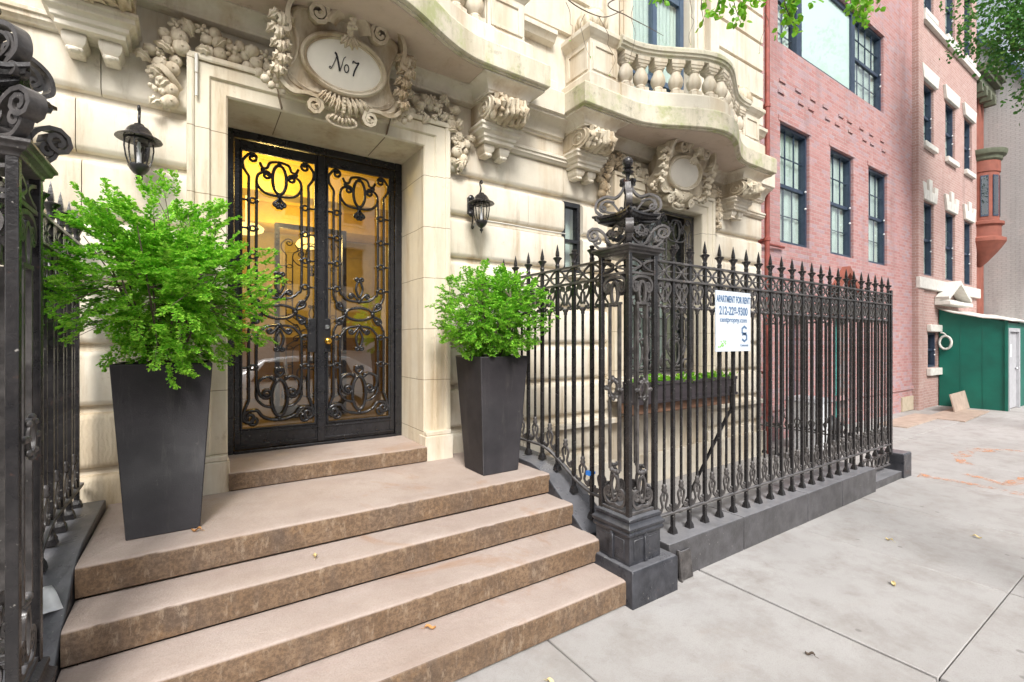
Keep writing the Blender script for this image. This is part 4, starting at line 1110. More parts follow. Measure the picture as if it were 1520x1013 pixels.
# ================================================================== GATE POSTS
def post(name, lab, loc, rz):
    r = empty(name, loc, rz, lab, 'gate post', 'ornate cast iron posts at the two ends of the steps')
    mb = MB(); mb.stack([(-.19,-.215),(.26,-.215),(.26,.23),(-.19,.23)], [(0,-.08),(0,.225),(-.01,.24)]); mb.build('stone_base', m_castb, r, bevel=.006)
    mb = MB(); q = [(-.14,-.14),(.14,-.14),(.14,.14),(-.14,.14)]
    mb.stack(q, [(.012,.238),(.012,.42),(.025,.43),(.03,.445),(.022,.46),(.032,.47),(.036,.485),(.02,.50),(.012,.515),(.018,.525),(.016,.54),(0,.552)])
    for k in range(4):
        M = TR((0,0,0), k*PI/2); m2 = MB(M)
        m2.bar([( .0,-.158,.25),(0,-.158,.41)], (0,-1,0), .035, .02); m2.lathe([(.02,.40),(.012,.43),(.004,.45)], (0,-.155,0), 6)
        m2.box(-.11,.11,-.156,-.150,.27,.40)
        mb.v += []; b0 = len(mb.v); mb.v += m2.v; mb.f += [tuple(b0+i for i in f_) for f_ in m2.f]; mb.mi += m2.mi
    mb.build('cast_base', m_castb, r, bevel=.004, seg=1)
    for sx, sy in ((-1,-1),(1,-1),(1,1),(-1,1)):
        mb = MB(); x, y = sx*.125, sy*.125; mb.box(x-.016,x+.016,y-.016,y+.016,.545,2.285); mb.build('corner_upright', m_iron, r, bevel=.003)
    P0 = None
    for k in range(4):
        M = TR((0,0,0), k*PI/2) @ TR((0,-.125,0)); mb = MB(M); N = (0,-1,0)
        for s1 in (-1, 1):
            mb.box(s1*.045-.008, s1*.045+.008, -.008, .008, .83, 1.955)
            c = cv([(.0,.60),(.05,.592),(.085,.62),(.092,.67),(.07,.70)], None, (1,.022,1.)); mb.bar(P3([(s1*u, v) for u, v in c]), N, .017, .016)
            c = cv([(.02,.655),(.05,.64),(.07,.65)], None, (1,.018,1.)); mb.bar(P3([(s1*u, v) for u, v in c]), N, .013, .014)
            c = cv([(.0,2.135),(.06,2.125),(.095,2.09),(.092,2.05),(.07,2.035)], None, (-1,.020,1.1)); mb.bar(P3([(s1*u, v) for u, v in c]), N, .017, .016)
            c = cv([(.03,2.06),(.045,2.085)], None, (-1,.018,1.2)); mb.bar(P3([(s1*u, v) for u, v in c]), N, .013, .014)
            # lattice in frieze
            mb.bar(P3(cr([(s1*.11,2.25),(s1*.05,2.235),(s1*.012,2.21),(s1*.05,2.185),(s1*.11,2.17)], 4)), N, .013, .013)
            mb.ell((s1*.03,0,.825), .016, None, 7, 5)
        mb.bar(P3(ring(0,.71,.032,.085,18)), N, .016, .016, closed=True)
        mb.bar(P3(ring(0,2.025,.032,.075,18)), N, .016, .016, closed=True)
        mb.ell((0,0,.82), (.03,.016,.014), None, 8, 5); mb.ell((0,0,.80), .014, None, 8, 5)
        mb.box(-.06,.06,-.009,.009,1.945,1.96); mb.box(-.109,.109,-.010,.010,2.145,2.160); mb.box(-.109,.109,-.010,.010,.556,.572)
        # rosette ring half way up
        mb.bar(P3(ring(0,1.375,.040,.058,18), -.012), N, .018, .016, closed=True)
        for a in range(8): mb.ell((.048*math.cos(a*PI/4), -.016, 1.375+.068*math.sin(a*PI/4)), .0125, None, 7, 5)
        for s1 in (-1, 1): mb.ell((s1*.068,-.014,1.375), (.02,.012,.014), None, 7, 5)
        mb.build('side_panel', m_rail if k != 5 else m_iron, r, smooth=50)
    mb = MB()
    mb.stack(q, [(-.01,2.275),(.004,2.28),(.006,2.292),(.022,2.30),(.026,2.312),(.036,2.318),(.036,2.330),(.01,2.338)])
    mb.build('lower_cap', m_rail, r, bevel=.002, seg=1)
    # scroll stage: diagonal S volutes at the corners
    for k in range(4):
        M = TR((0,0,0), PI/4+k*PI/2); mb = MB(M)      # local +x is the diagonal
        c = cv([(.10,2.335),(.135,2.40),(.165,2.45),(.205,2.478)], None, (-1,.050,1.6), n=6)
        mb.bar(P3(c), (0,-1,0), .015, .050, [1]*(len(c)))
        c = cv([(.13,2.345),(.19,2.345),(.225,2.375)], (-1,.02,1), (1,.03,1.4)); mb.bar(P3(c), (0,-1,0), .013, .034)
        # crown scroll from abacus corner up to the stem
        c = cv([(.18,2.575),(.218,2.61),(.205,2.67),(.145,2.70),(.085,2.69),(.04,2.73),(.022,2.79)], (1,.026,1.1), None); mb.bar(P3(c), (0,-1,0), .015, .040)
        c = cv([(.08,2.585),(.14,2.595),(.18,2.63),(.15,2.67),(.09,2.66)], None, None); mb.bar(P3(c), (0,-1,0), .010, .030)
        c = cv([(.06,2.60),(.11,2.66),(.17,2.665),(.19,2.63)], (-1,.018,1), (-1,.026,1.3)); mb.bar(P3(c), (0,-1,0), .012, .022)
        mb.build('corner_scroll', m_rail, r, smooth=50)
    for k in range(4):
        M = TR((0,0,0), k*PI/2) @ TR((0,-.115,0)); mb = MB(M)
        for s1 in (-1, 1):
            c = cv([(0,2.35),(.04,2.36),(.085,2.39),(.09,2.43),(.06,2.455)], None, (1,.024,1.3)); mb.bar(P3([(s1*u, v) for u, v in c]), (0,-1,0), .013, .016)
            c = cv([(0,2.48),(.03,2.46),(.03,2.42)], None, (-1,.016,1)); mb.bar(P3([(s1*u, v) for u, v in c]), (0,-1,0), .011, .014)
        mb.build('face_scroll', m_rail, r, smooth=50)
    # concave sided upper cap with flaring corners
    mb = MB(); ol = []
    for k in range(4):
        a = -3*PI/4+k*PI/2; cx_, cy_ = .215*math.cos(a), .215*math.sin(a); b = a+PI/2; dx_, dy_ = .215*math.cos(b), .215*math.sin(b)
        for i in range(8):
            t_ = i/8; x = cx_+(dx_-cx_)*t_; y = cy_+(dy_-cy_)*t_; kk = 1-.26*math.sin(PI*t_); ol.append((x*kk, y*kk))
    prof = [(-.035,2.495),(-.01,2.505),(-.012,2.515),(.008,2.525),(.012,2.54),(.025,2.545),(.025,2.558),(-.03,2.566)]
    n = len(ol); P = [V(p) for p in ol]; vs = []
    for o_, z in prof:
        for p in P:
            rr = p.length; f_ = max(0, (rr-.165)/.05); q_ = p*(1+o_/rr*1.2); vs.append((q_.x, q_.y, z+.014*f_))
    fs = [(i*n+j, i*n+(j+1) % n, (i+1)*n+(j+1) % n, (i+1)*n+j) for i in range(len(prof)-1) for j in range(n)]
    fs += [tuple(range(n))[::-1], tuple((len(prof)-1)*n+j for j in range(n))]; mb.add(vs, fs)
    mb.build('upper_cap', m_iron, r, smooth=35)
    mb = MB(); mb.lathe([(.03,2.33),(.022,2.36),(.022,2.55),(.035,2.57),(.018,2.60),(.016,2.70),(.026,2.72),(.030,2.78),(.026,2.785),(.013,2.795),(.012,2.83),(.018,2.85),(.038,2.858),(.042,2.866),(.030,2.872),(.022,2.885),(.038,2.893),(.026,2.899),(.018,2.905)], n=14)
    mb.ell((0,0,2.935), .037, None, 16, 10)
    for k in range(4):
        m2 = MB(TR((0,0,0), k*PI/2)); c = cv([(.012,2.75),(.022,2.79),(.04,2.805)], None, (-1,.017,1.1)); m2.bar(P3(c), (0,-1,0), .010, .022)
        b0 = len(mb.v); mb.v += m2.v; mb.f += [tuple(b0+i for i in f_) for f_ in m2.f]; mb.mi += m2.mi
    mb.build('finial', m_iron, r, smooth=50)
    return r
post('gate_post', 'ornate black iron corner post with ball finial at the right of the steps', (2.475,2.262,0), 0)
post('gate_post', 'ornate black iron corner post cut by the left edge of the photo', (-.605,2.235,0), PI)

# small bits on fences
mb = MB(); mb.box(-.02,.02,-.02,.018,-.016,.016); mb.box(.018,.05,-.016,-.012,-.012,.008); o = mb.build('blue_tape', m_tape, bevel=.004); o.location = (2.45,2.62,.71); tag(o, 'scrap of blue tape wrapped on a bottom scroll of the stair side fence', 'tape')
# ================================================================== PLANTERS AND BOXWOODS
def planter(loc, lab):
    r = empty('tall_planter', loc, 0, lab, 'planter', 'tall charcoal planters flanking the doors')
    mb = MB(); q = [(-.165,-.155),(.165,-.155),(.165,.155),(-.165,.155)]
    mb.stack(q, [(0,0),(.0,.006),(.058,.93),(.050,.934),(.036,.932),(.034,.86)]); mb.build('planter_body', m_pot, r, bevel=.006, seg=2)
    mb = MB(); mb.box(-.19,.19,-.18,.18,.84,.875); mb.build('soil', m_soil, r)
    return r
planter((-.147,3.35,.646), 'tall tapered charcoal planter left of the doors nearest the camera')
planter((2.025,3.335,.646), 'tall tapered charcoal planter right of the doors against the iron fence')

def add_leaf(vs, fs, p, d, nrm, ln, w):
    s_ = d.cross(nrm).normalized(); b = len(vs); up = s_.cross(d).normalized()*w*.3; a1 = p+d*ln*.28; a2 = p+d*ln*.72
    vs += [tuple(p), tuple(a1+s_*w+up), tuple(a2+s_*w*.9+up), tuple(p+d*ln), tuple(a2-s_*w*.9+up), tuple(a1-s_*w+up)]
    fs += [(b,b+1,b+2,b+3), (b,b+3,b+4,b+5)]
def rv(rnd): return V((rnd.gauss(0,1), rnd.gauss(0,1), rnd.gauss(0,1))).normalized()
def boxwood(name, base, lab, stems, surf, ntw, tlen, lsize, seed, mat, airy):
    """woody stems leave the pot; small flat sprays of leaves fill the volume bounded by surf(direction)"""
    rnd = random.Random(seed); root = empty(name, base, 0, lab, 'shrub', 'boxwood shrubs growing in the tall planters')
    cen = V(stems['c']); mb = MB(); mains = []
    for i in range(stems['n']):
        a = 2*PI*i/stems['n']+rnd.random(); p0 = V((.05*math.cos(a), .05*math.sin(a), 0))
        d = V((math.cos(a)*rnd.uniform(.3,1), math.sin(a)*rnd.uniform(.3,1), rnd.uniform(.0,1.1))).normalized()
        tgt = cen+d*surf(d)*.75; mid = (p0+tgt)*.5+V((0,0,.05))+rv(rnd)*.04
        pts = [V(q) for q in cr([tuple(p0), tuple(mid), tuple(tgt)], 5)]; mains.append(pts)
        mb.tube(pts, [.007*(1-.75*k/len(pts)) for k in range(len(pts))], 5)
    vs = []; fs = []; made = 0; tries = 0
    while made < ntw and tries < ntw*6:
        tries += 1
        d = rv(rnd); rad = surf(d); k = rnd.random()**.42; p0 = cen+d*rad*k
        if p0.z < .02 and math.hypot(p0.x, p0.y) < .24: continue
        if airy and noise.noise(p0*5.2+V((5,2,9))) < -.02+.10*k: continue
        if not airy and noise.noise(p0*6+V((5,2,9))) < -.32: continue
        made += 1
        L = tlen*rnd.uniform(.6,1.15); hz = V((d.x, d.y, d.z*.55+(.25 if d.z > -.2 else -.15)))
        dirn = (hz.normalized()+rv(rnd)*(.5 if airy else .8)).normalized(); base_ = p0-dirn*L*.75
        side = dirn.cross(V((0,0,1))); side = side.normalized() if side.length > .05 else V((1,0,0))
        bend = rv(rnd)*.012
        if made % 4 == 0:
            m_ = min((q for pts in mains for q in pts[2:]), key=lambda q: (q-base_).length)
            mb.tube([m_, (m_+base_)/2+V((0,0,.015)), base_, base_+dirn*L*.7], [.003,.0022,.0016,.001], 3)
        nl = max(4, int(L/(lsize*.42)))
        for q in range(nl):
            t_ = (q+.5)/nl; p = base_+dirn*L*t_+bend*math.sin(PI*t_)
            for sgn in (-1, 1):
                sd = (side*sgn*.9+dirn*.6+rv(rnd)*.35).normalized(); nn = (V((0,0,1))+rv(rnd)*.45)
                add_leaf(vs, fs, p, sd, nn, lsize*rnd.uniform(.7,1.15), lsize*.34)
                if q % 2 == sgn % 2:
                    e = p+sd*lsize*.9
                    add_leaf(vs, fs, e, (sd+rv(rnd)*.5).normalized(), nn, lsize*.85, lsize*.32); add_leaf(vs, fs, e, (dirn+rv(rnd)*.6).normalized(), nn, lsize*.85, lsize*.32)
        for _ in range(4): add_leaf(vs, fs, base_+dirn*L, (dirn+rv(rnd)*.6).normalized(), V((0,0,1))+rv(rnd)*.5, lsize, lsize*.31)
    mb.build('branch', m_twig, root, smooth=60)
    m2 = MB(); m2.v = vs; m2.f = fs; m2.mi = [0]*len(fs); m2.build('foliage', mat, root, smooth=0)
    return root
def surf1(d):
    # wide and irregular with a taller middle, drooping past the rim at the sides
    a = math.atan2(d.y, d.x); h = math.sqrt(d.x**2+d.y**2)
    R1 = 1/math.sqrt((h/(.60+.05*math.sin(a*2+.4)))**2+(d.z/(.50 if d.z > 0 else .52))**2)
    R1 *= 1+.26*noise.noise(d*2.4+V((3,1,2)))+.16*noise.noise(d*6)
    if d.z > .75: R1 *= 1.0+.06*(d.z-.75)/.25
    elif d.z > .2: R1 *= .93
    return R1
boxwood('boxwood_shrub', (-.147,3.35,1.53), 'large loose airy boxwood in the left planter spreading over the iron fence', {'c': (.0,-.02,.50), 'n': 14}, surf1, 1350, .12, .0215, 3, m_box, True)
def surf2(d):
    h = math.sqrt(d.x**2+d.y**2); R1 = 1/math.sqrt((h/.50)**2+(d.z/(.42 if d.z > 0 else .36))**2)
    return R1*(1+.13*noise.noise(d*2.5+V((8,1,2)))+.10*noise.noise(d*7))
boxwood('boxwood_shrub', (2.025,3.335,1.53), 'compact rounded boxwood in the right planter', {'c': (.0,0,.37), 'n': 12}, surf2, 1300, .075, .0205, 4, m_box2, False)

# ================================================================== LANTERNS
def lantern(x, lab):
    r = empty('wall_lantern', (x,3.98,2.93), 0, lab, 'wall lantern', 'black carriage lanterns either side of the doors')
    Y = -.215
    mb = MB(); mb.box(-.035,.035,-.022,0,-.02,.14); mb.ell((0,-.022,.13), (.035,.02,.035)); mb.ell((0,-.022,-.015), (.035,.02,.03)); mb.ell((0,-.035,.06), (.022,.02,.03)); mb.build('wall_plate', m_iron, r, bevel=.004)
    mb = MB(); M = TR((0,0,0), PI/2)  # local x -> world y (run out from the wall is -x)
    mb.T = M
    c = cr([(-.02,.05),(-.08,.055),(-.15,.09),(-.205,.165),(-.19,.215)], 5); c = hook(c, 1, .026, .75, .45)
    mb.rod(P3(c), (0,-1,0), .008, 7)
    mb.rod(P3(cv([(-.02,-.01),(-.05,-.05),(-.045,-.10),(-.03,-.14)], (1,.015,1), (-1,.02,1.1))), (0,-1,0), .007, 6)
    mb.rod(P3([(-.16,.10),(-.205,.115),(-.215,.125)]), (0,-1,0), .008, 6)
    mb.build('bracket', m_iron, r, smooth=60)
    mb = MB(); mb.lathe([(.012,.135),(.025,.13),(.03,.118),(.045,.112),(.060,.095),(.072,.07),(.095,.052),(.118,.042),(.122,.034),(.10,.030),(.075,.036),(.02,.05)], (0,Y,0), 20); mb.build('lamp_roof', m_iron, r, smooth=50)
    mb = MB(); mb.lathe([(.070,.032),(.071,-.02),(.064,-.08),(.050,-.128),(.04,-.14)], (0,Y,0), 20); mb.build('lamp_glass', m_lglass, r, smooth=60)
    mb = MB()
    for k in range(6):
        a = k*PI/3+.3; mb.tube([(q*math.cos(a), Y+q*math.sin(a), z) for q, z in ((.073,.034),(.075,-.02),(.067,-.08),(.052,-.132))], .005, 5)
    mb.lathe([(.03,-.122),(.056,-.126),(.058,-.136),(.045,-.16),(.03,-.178),(.012,-.188),(.010,-.196),(.018,-.205),(.015,-.215),(.006,-.222),(.002,-.24)], (0,Y,0), 16)
    mb.lathe([(.070,.036),(.076,.034),(.076,.026),(.070,.024)], (0,Y,0), 20); mb.build('lamp_cage', m_iron, r, smooth=50)
    mb = MB(); mb.lathe([(.012,-.11),(.012,-.05),(.008,-.045),(.009,-.02),(.012,-.01),(.006,.02)], (0,Y,0), 10); mb.build('bulb', m_plast, r, smooth=60)
    return r
lantern(2.18, 'black carriage lantern on the wall between the doors and the narrow window')
lantern(-.30, 'black carriage lantern on the wall above the large left boxwood')

# ================================================================== RENT SIGN
sg = empty('rent_sign', (3.675,2.215,1.86), 0, 'white apartment for rent sign hung on the iron fence', 'sign')
mb = MB(); mb.box(-.25,.25,-.004,.004,-.245,.245); mb.build('sign_panel', m_signw, sg, bevel=.001)
def text(s, x, z, size, mat, sx=1, parent=None, bold=0, name='lettering', align='CENTER'):
    cu = bpy.data.curves.new('t', 'FONT'); cu.body = s; cu.size = size; cu.align_x = align; cu.extrude = .0006; cu.offset = bold
    o = bpy.data.objects.new('t', cu); COL.objects.link(o); dg = bpy.context.evaluated_depsgraph_get()
    me = bpy.data.meshes.new_from_object(o.evaluated_get(dg)); bpy.data.objects.remove(o)
    me.materials.clear(); me.materials.append(mat)
    n = bpy.data.objects.new(name, me); COL.objects.link(n); n.parent = parent; n.location = (x, -.0052, z); n.rotation_euler = (PI/2,0,0); n.scale = (sx,1,1); return n
text('APARTMENT FOR RENT', 0, .155, .075, m_ink, .60, sg, .0022)
text('212-228-9300', 0, .055, .093, m_ink, .78, sg, .0022)
text('centpropny.com', 0, -.005, .058, m_ink, 1.02, sg, .0008)
text('Centennial', .155, -.205, .030, m_ink, .9, sg)
mb = MB()
for s1 in (1, -1):
    mb.bar([(.155+s1*u, -.006, -.10+s1*v) for u, v in [(.034,.045),(.0,.062),(-.034,.045),(-.034,.012),(.0,-.004),(.030,.010)]], (0,-1,0), .016, .001)
mb.build('logo', m_ink, sg)
mb = MB()
rr_ = random.Random(2)
for k in range(16): 
    u = -.22+.11*rr_.random(); v = -.21+.05*rr_.random(); mb.ell((u,-.005,v), (.009,.001,.007), None, 6, 3)
mb.build('green_print', m_inkg, sg)

# ================================================================== WINDOW BOX
wb = empty('window_box', (5.07,3.72,.98), 0, 'dark wooden window box with low green plants under the right window', 'window box')
mb = MB(); mb.box(-.98,.98,-.12,.12,0,.02); mb.box(-.98,.98,-.12,-.10,.02,.25); mb.box(-.98,.98,.10,.12,.02,.25); mb.box(-.98,-.96,-.10,.10,.02,.25); mb.box(.96,.98,-.10,.10,.02,.25); mb.box(-.99,.99,-.135,-.12,.0,.04); mb.box(-.99,.99,-.132,-.12,.21,.25)
mb.build('box', flat('box_dark_brown', (.055,.045,.05), .6), wb, bevel=.004)
mb = MB(); mb.box(-.96,.96,-.10,.10,.02,.22); mb.build('soil', m_soil, wb)
mb = MB(); mb.box(4.1,6.05,3.66,3.9,.86,.975); tag(mb.build('window_box_shelf', flat('rusty_steel', (.24,.13,.08), .7, 0, .3), bevel=.004), 'rusty shelf bracket carrying the window box', 'shelf')
rnd = random.Random(6); vs = []; fs = []
for k in range(60):
    c = V((rnd.uniform(4.15,6.0), rnd.uniform(3.63,3.80), 1.20+.0*rnd.random())); h = rnd.uniform(.03,.10)
    for q in range(26): add_leaf(vs, fs, c+V((rnd.gauss(0,.045), rnd.gauss(0,.04), rnd.uniform(0,h))), rv(rnd), rv(rnd), .036, .013)
m2 = MB(); m2.v = vs; m2.f = fs; m2.mi = [0]*len(fs); o = m2.build('trailing_plants', m_treel, smooth=0); tag(o, 'low bright green bedding plants filling the window box', 'plants')

# ================================================================== BRICK HOUSE (next door)
YB = 4.17
def sash(parent, x0, x1, z0, z1, y, nx=3, nz=2, name='window', curtain=.5, fm=None, mt=.014):
    fm = fm or m_navy; mb = MB(); t = .055; yy = y+.10
    for a, b, c, d in ((x0,x0+t,z0,z1),(x1-t,x1,z0,z1),(x0+t,x1-t,z0,z0+t),(x0+t,x1-t,z1-t,z1)): mb.box(a,b,yy-.05,yy+.07,c,d)
    zm = (z0+z1)/2; mb.box(x0+t,x1-t,yy-.01,yy+.045,zm-.03,zm+.03)
    for (c, d, oy) in ((zm+.03, z1-t, .0), (z0+t, zm-.03, .03)):
        for k in range(1, nx): x = x0+t+(x1-x0-2*t)*k/nx; mb.box(x-mt/2,x+mt/2,yy+oy-.004,yy+oy+.02,c,d)
        for k in range(1, nz): z = c+(d-c)*k/nz; mb.box(x0+t,x1-t,yy+oy-.002,yy+oy+.018,z-mt/2,z+mt/2)
    w = mb.build(name, fm, parent)
    mb = MB(); mb.box(x0+t/2,x1-t/2,yy+.022,yy+.026,z0+t/2,z1-t/2); mb.build('pane', m_glass2, w, smooth=0)
    for z_ in (zm, z0+.35*(z1-z0)):
        mb = MB(); mb.ell((x1-t-.01, yy-.06, z_), (.02,.02,.02), None, 8, 5); mb.build('sash_latch', m_plast, w, smooth=60)
    mb = MB()
    mb.box(x0,x1,yy+.30,yy+.31,z0,z1); mb.build('room_behind', m_navy, w, smooth=0)
    if curtain:
        rows = [[(x0+.03+(x1-x0-.06)*(curtain)*j/24, yy+.075+.012*math.sin(j*1.2), z) for j in range(25)] for z in (z0, z1)]
        mb = MB(); mb.grid(rows); mb.build('curtain', m_curtain, w)
    return w
bh = empty('brick_house', (11,4.17,0), 0, 'pink red brick house with dark blue windows next to the limestone townhouse', 'house')
def kid(o, px, py): o.location = (o.location[0]-px, o.location[1]-py, o.location[2]); return o
BW = [(8.33,9.38,3.40,5.48),(10.22,11.27,3.40,5.48),(12.02,13.06,3.40,5.48)]
big = (8.25,12.85,6.82,8.55)
up3 = [(8.5,9.6,10.2,12.2),(10.3,11.4,10.2,12.2),(12.0,13.1,10.2,12.2)]
grd = [(8.62,9.25,-.5,2.15),(10.36,11.0,.0,2.15)]
mb = MB(); holes(mb, 7.385, 14.64, -.6, 13.5, YB, YB+.35, BW+[big]+up3+grd)
kid(mb.build('wall', m_brick, bh, smooth=0), 11, YB)
for (a, b, z0, z1) in BW+[big]+up3: mb = MB(); mb.box(a-.06, b+.06, YB-.012, YB-.001, z1+.002, z1+.10); kid(mb.build('brick_lintel', m_brick, bh, smooth=0), 11, YB)
mb = MB(); mb.box(7.385,14.64,YB-.03,YB-.001,.52,.62); kid(mb.build('brick_ledge', m_brick, bh, smooth=0), 11, YB)
mb = MB()
rr_ = random.Random(8)
for z_ in (5.95, 6.15):
    for k in range(9):
        x = 8.3+.55*k+rr_.uniform(-.1,.1); mb = MB(); mb.box(x, x+.2, YB-.022, YB-.001, z_, z_+.045); kid(mb.build('projecting_brick', m_brick, bh, smooth=0), 11, YB)

mb = MB(); mb.box(13.9,14.63,YB-.03,YB-.001,.02,.36); kid(mb.build('base_patch', flat('tan_mortar', (.45,.38,.28), .9), bh), 11, YB)
mb = MB(); mb.box(7.9,13.2,5.2,5.25,-.5,13); kid(mb.build('inner_wall', m_navy, bh), 11, YB)
for k, w_ in enumerate(BW): kid(sash(bh, *w_, YB, 3, 2, curtain=.97), 11, YB)
kid(sash(bh, 8.25, 9.06, 6.82, 8.55, YB, 2, 3, curtain=.9), 11, YB)
kid(sash(bh, 11.42, 12.85, 6.82, 8.55, YB, 4, 2, curtain=.97), 11, YB)
mb = MB()
for a, b, c, d in ((9.06,9.20,6.82,8.55),(11.30,11.42,6.82,8.55),(9.20,11.30,6.82,6.90),(9.20,11.30,8.46,8.55)): mb.box(a,b,YB+.05,YB+.17,c,d)
w = kid(mb.build('picture_window', m_navy, bh), 11, YB); mb = MB(); mb.box(9.2,11.3,YB+.09,YB+.10,6.88,8.48); mb.build('pane', glassy('big_pane', (.6,.75,.7,1), 2.2, .02, (.50,.66,.60,1)), w, smooth=0)
for w_ in up3: kid(sash(bh, *w_, YB, 3, 2), 11, YB)
# security latches: small white knobs on the sashes
mb = MB(); mb.box(8.62,9.25,YB+.2,YB+.24,-.5,2.15); d_ = kid(mb.build('basement_door', m_navy, bh), 11, YB)
mb = MB(); mb.box(8.70,9.17,YB+.19,YB+.20,1.2,2.05); mb.build('pane', m_glass2, d_, smooth=0)
mb = MB(); mb.box(10.36,10.66,YB+.15,YB+.19,.0,2.15); mb.box(10.70,11.0,YB+.15,YB+.19,.0,2.15)
for z in (.5,1.2,1.9): mb.box(10.38,10.64,YB+.145,YB+.15,z,z+.03); mb.box(10.72,10.98,YB+.145,YB+.15,z,z+.03)
kid(mb.build('teal_shutter_door', m_teal, bh), 11, YB)
mb = MB(); mb.bar([(10.15,YB-.06,2.62),(10.75,YB-.06,3.12),(11.35,YB-.06,2.62)], (0,-1,0), .10, .16); mb.box(10.2,11.3,YB-.05,YB-.002,2.2,2.3); kid(mb.build('door_gable', m_redst, bh), 11, YB)
# areaway of the brick house
mb = MB(); mb.box(7.6,14.2,3.0,YB,-.15,.012); tag(mb.build('areaway_floor', m_conc, smooth=0), kind='structure')
bin_ = empty('trash_bin', (7.95,3.55,.01), 0, 'white plastic bin with grey lid standing in the brick house areaway behind the fence', 'bin')
mb = MB(); mb.frustum(0,0,0,.75,.16,.18,.22,.24); mb.build('bin_body', m_plast, bin_, bevel=.01); mb = MB(); mb.frustum(0,0,.75,.82,.235,.255,.20,.22); mb.build('lid', m_greym, bin_, bevel=.01)
bag = MB(); bag.ell((8.75,3.6,.22), (.25,.2,.26), None, 14, 9); bag.v = [(x+.03*noise.noise(V((x*9,y*9,z*9))), y+.03*noise.noise(V((x*9,y*9,z*9+5))), z) for x, y, z in bag.v]; bag.lathe([(.03,.42),(.05,.5),(.02,.52)], (8.75,3.6,0), 8)
tag(bag.build('trash_bag', flat('black_bag', (.02,.02,.022), .3), smooth=60), 'black tied trash bag beside the white bin behind the fence', 'bag')
# downpipe between the houses
pr = empty('drain_pipe', (7.455,3.93,0), 0, 'rusty red downpipe on the seam between the limestone and brick houses', 'pipe')
mb = MB(); mb.tube([(0,0,-.1),(0,0,11)], .038, 10); mb.build('pipe', m_redpaint, pr, smooth=60)
for z in (1.2,3.3,5.4,7.5,9.3): mb = MB(); mb.lathe([(.038,-.03),(.05,-.025),(.05,.025),(.038,.03)], (0,0,z), 10); mb.box(-.02,.02,0,.23,z-.02,z+.02); mb.build('collar', m_redpaint, pr)
mb = MB(); mb.tube([(0,.0,3.30),(.1,.16,3.29),(.9,.19,3.30)], .022, 8); mb.build('side_pipe', m_redpaint, pr, smooth=60)

# ================================================================== SECOND BRICK HOUSE with white trim
b2 = empty('brick_house', (17,4.1,0), 0, 'salmon brick house with white stone lintels behind the green plywood shed', 'house')
Y2 = 4.10
r1 = [(15.12,15.95,3.37,5.25),(16.9,17.75,3.37,5.25),(18.62,19.4,3.37,5.25)]
r2 = [(15.12,15.95,6.70,8.25),(16.9,17.75,6.70,8.25),(18.62,19.4,6.70,8.25)]
r3 = [(15.12,15.95,10.0,12.0),(16.9,17.75,10.0,12.0),(18.62,19.4,10.0,12.0)]
sm = (15.5,16.25,1.02,1.92)
mb = MB(); holes(mb, 14.65, 19.9, -.2, 13.6, Y2, Y2+.4, r1+r2+r3+[sm]); mb.box(14.65,15.02,Y2-.05,Y2-.001,-.05,13.6)
kid(mb.build('wall', m_brick2, b2, smooth=0), 17, Y2)
mb = MB(); mb.box(14.9,19.95,5.1,5.15,-.2,13.5); kid(mb.build('inner_wall', m_navy, b2), 17, Y2)
for w_ in r1+r2+r3: kid(sash(b2, *w_, Y2, 2, 2, curtain=.97), 17, Y2)
kid(sash(b2, *sm, Y2, 2, 1, curtain=.5), 17, Y2)
for (a, b, z0, z1) in r2+r3:
    mb = MB(); mb.prism([(a-.12,z1),(b+.12,z1),(b+.22,z1+.34),(a-.22,z1+.34)], lambda x, z, y: (x, y, z), Y2-.07, Y2-.001); kid(mb.build('lintel', m_white, b2, bevel=.01), 17, Y2)
    mb = MB(); mb.box(a-.05,b+.05,Y2-.09,Y2-.001,z0-.14,z0-.002); kid(mb.build('sill', m_white, b2, bevel=.01), 17, Y2)
for (a, b, z0, z1) in r1:
    c = (a+b)/2; mb = MB()
    for k, (u0, u1, t_) in enumerate(((-.52,-.30,.42),(-.29,-.12,.25),(-.11,.11,.55),(.12,.29,.25),(.30,.52,.42))):
        mb.prism([(c+u0*.9, z1), (c+u1*.9, z1), (c+u1*1.12, z1+t_), (c+u0*1.12, z1+t_)], lambda x, z, y: (x, y, z), Y2-.06, Y2-.001)
    kid(mb.build('keystone_lintel', m_white, b2, bevel=.008), 17, Y2)
for nm_, bx_ in (('white_band_course',(14.64,19.92,3.0,3.28)),('white_band_course',(15.03,19.92,9.70,9.85)),('sill',(15.4,16.35,.82,1.0)),('lintel',(15.42,16.33,1.94,2.12))):
    mb = MB(); mb.box(bx_[0],bx_[1],Y2-.09,Y2-.001,bx_[2],bx_[3]); kid(mb.build(nm_, m_white, b2, bevel=.01), 17, Y2)
# pedimented door hood
mb = MB(); P_ = [(16.05,2.72),(16.15,2.95),(17.0,3.6),(17.85,2.95),(17.95,2.72)]
mb.bar([(16.0,3.94,2.80),(17.0,3.94,3.26),(18.0,3.94,2.80)], (0,-1,0), .10, .28); mb.box(15.98,18.02,3.78,4.095,2.64,2.74)
mb.box(16.0,18.0,4.0,4.095,2.74,2.82); kid(mb.build('door_hood', m_white, b2, bevel=.01), 17, Y2)
mb = MB(); mb.box(16.4,17.6,4.02,4.095,.0,2.5); kid(mb.build('house_door', m_navy, b2), 17, Y2)

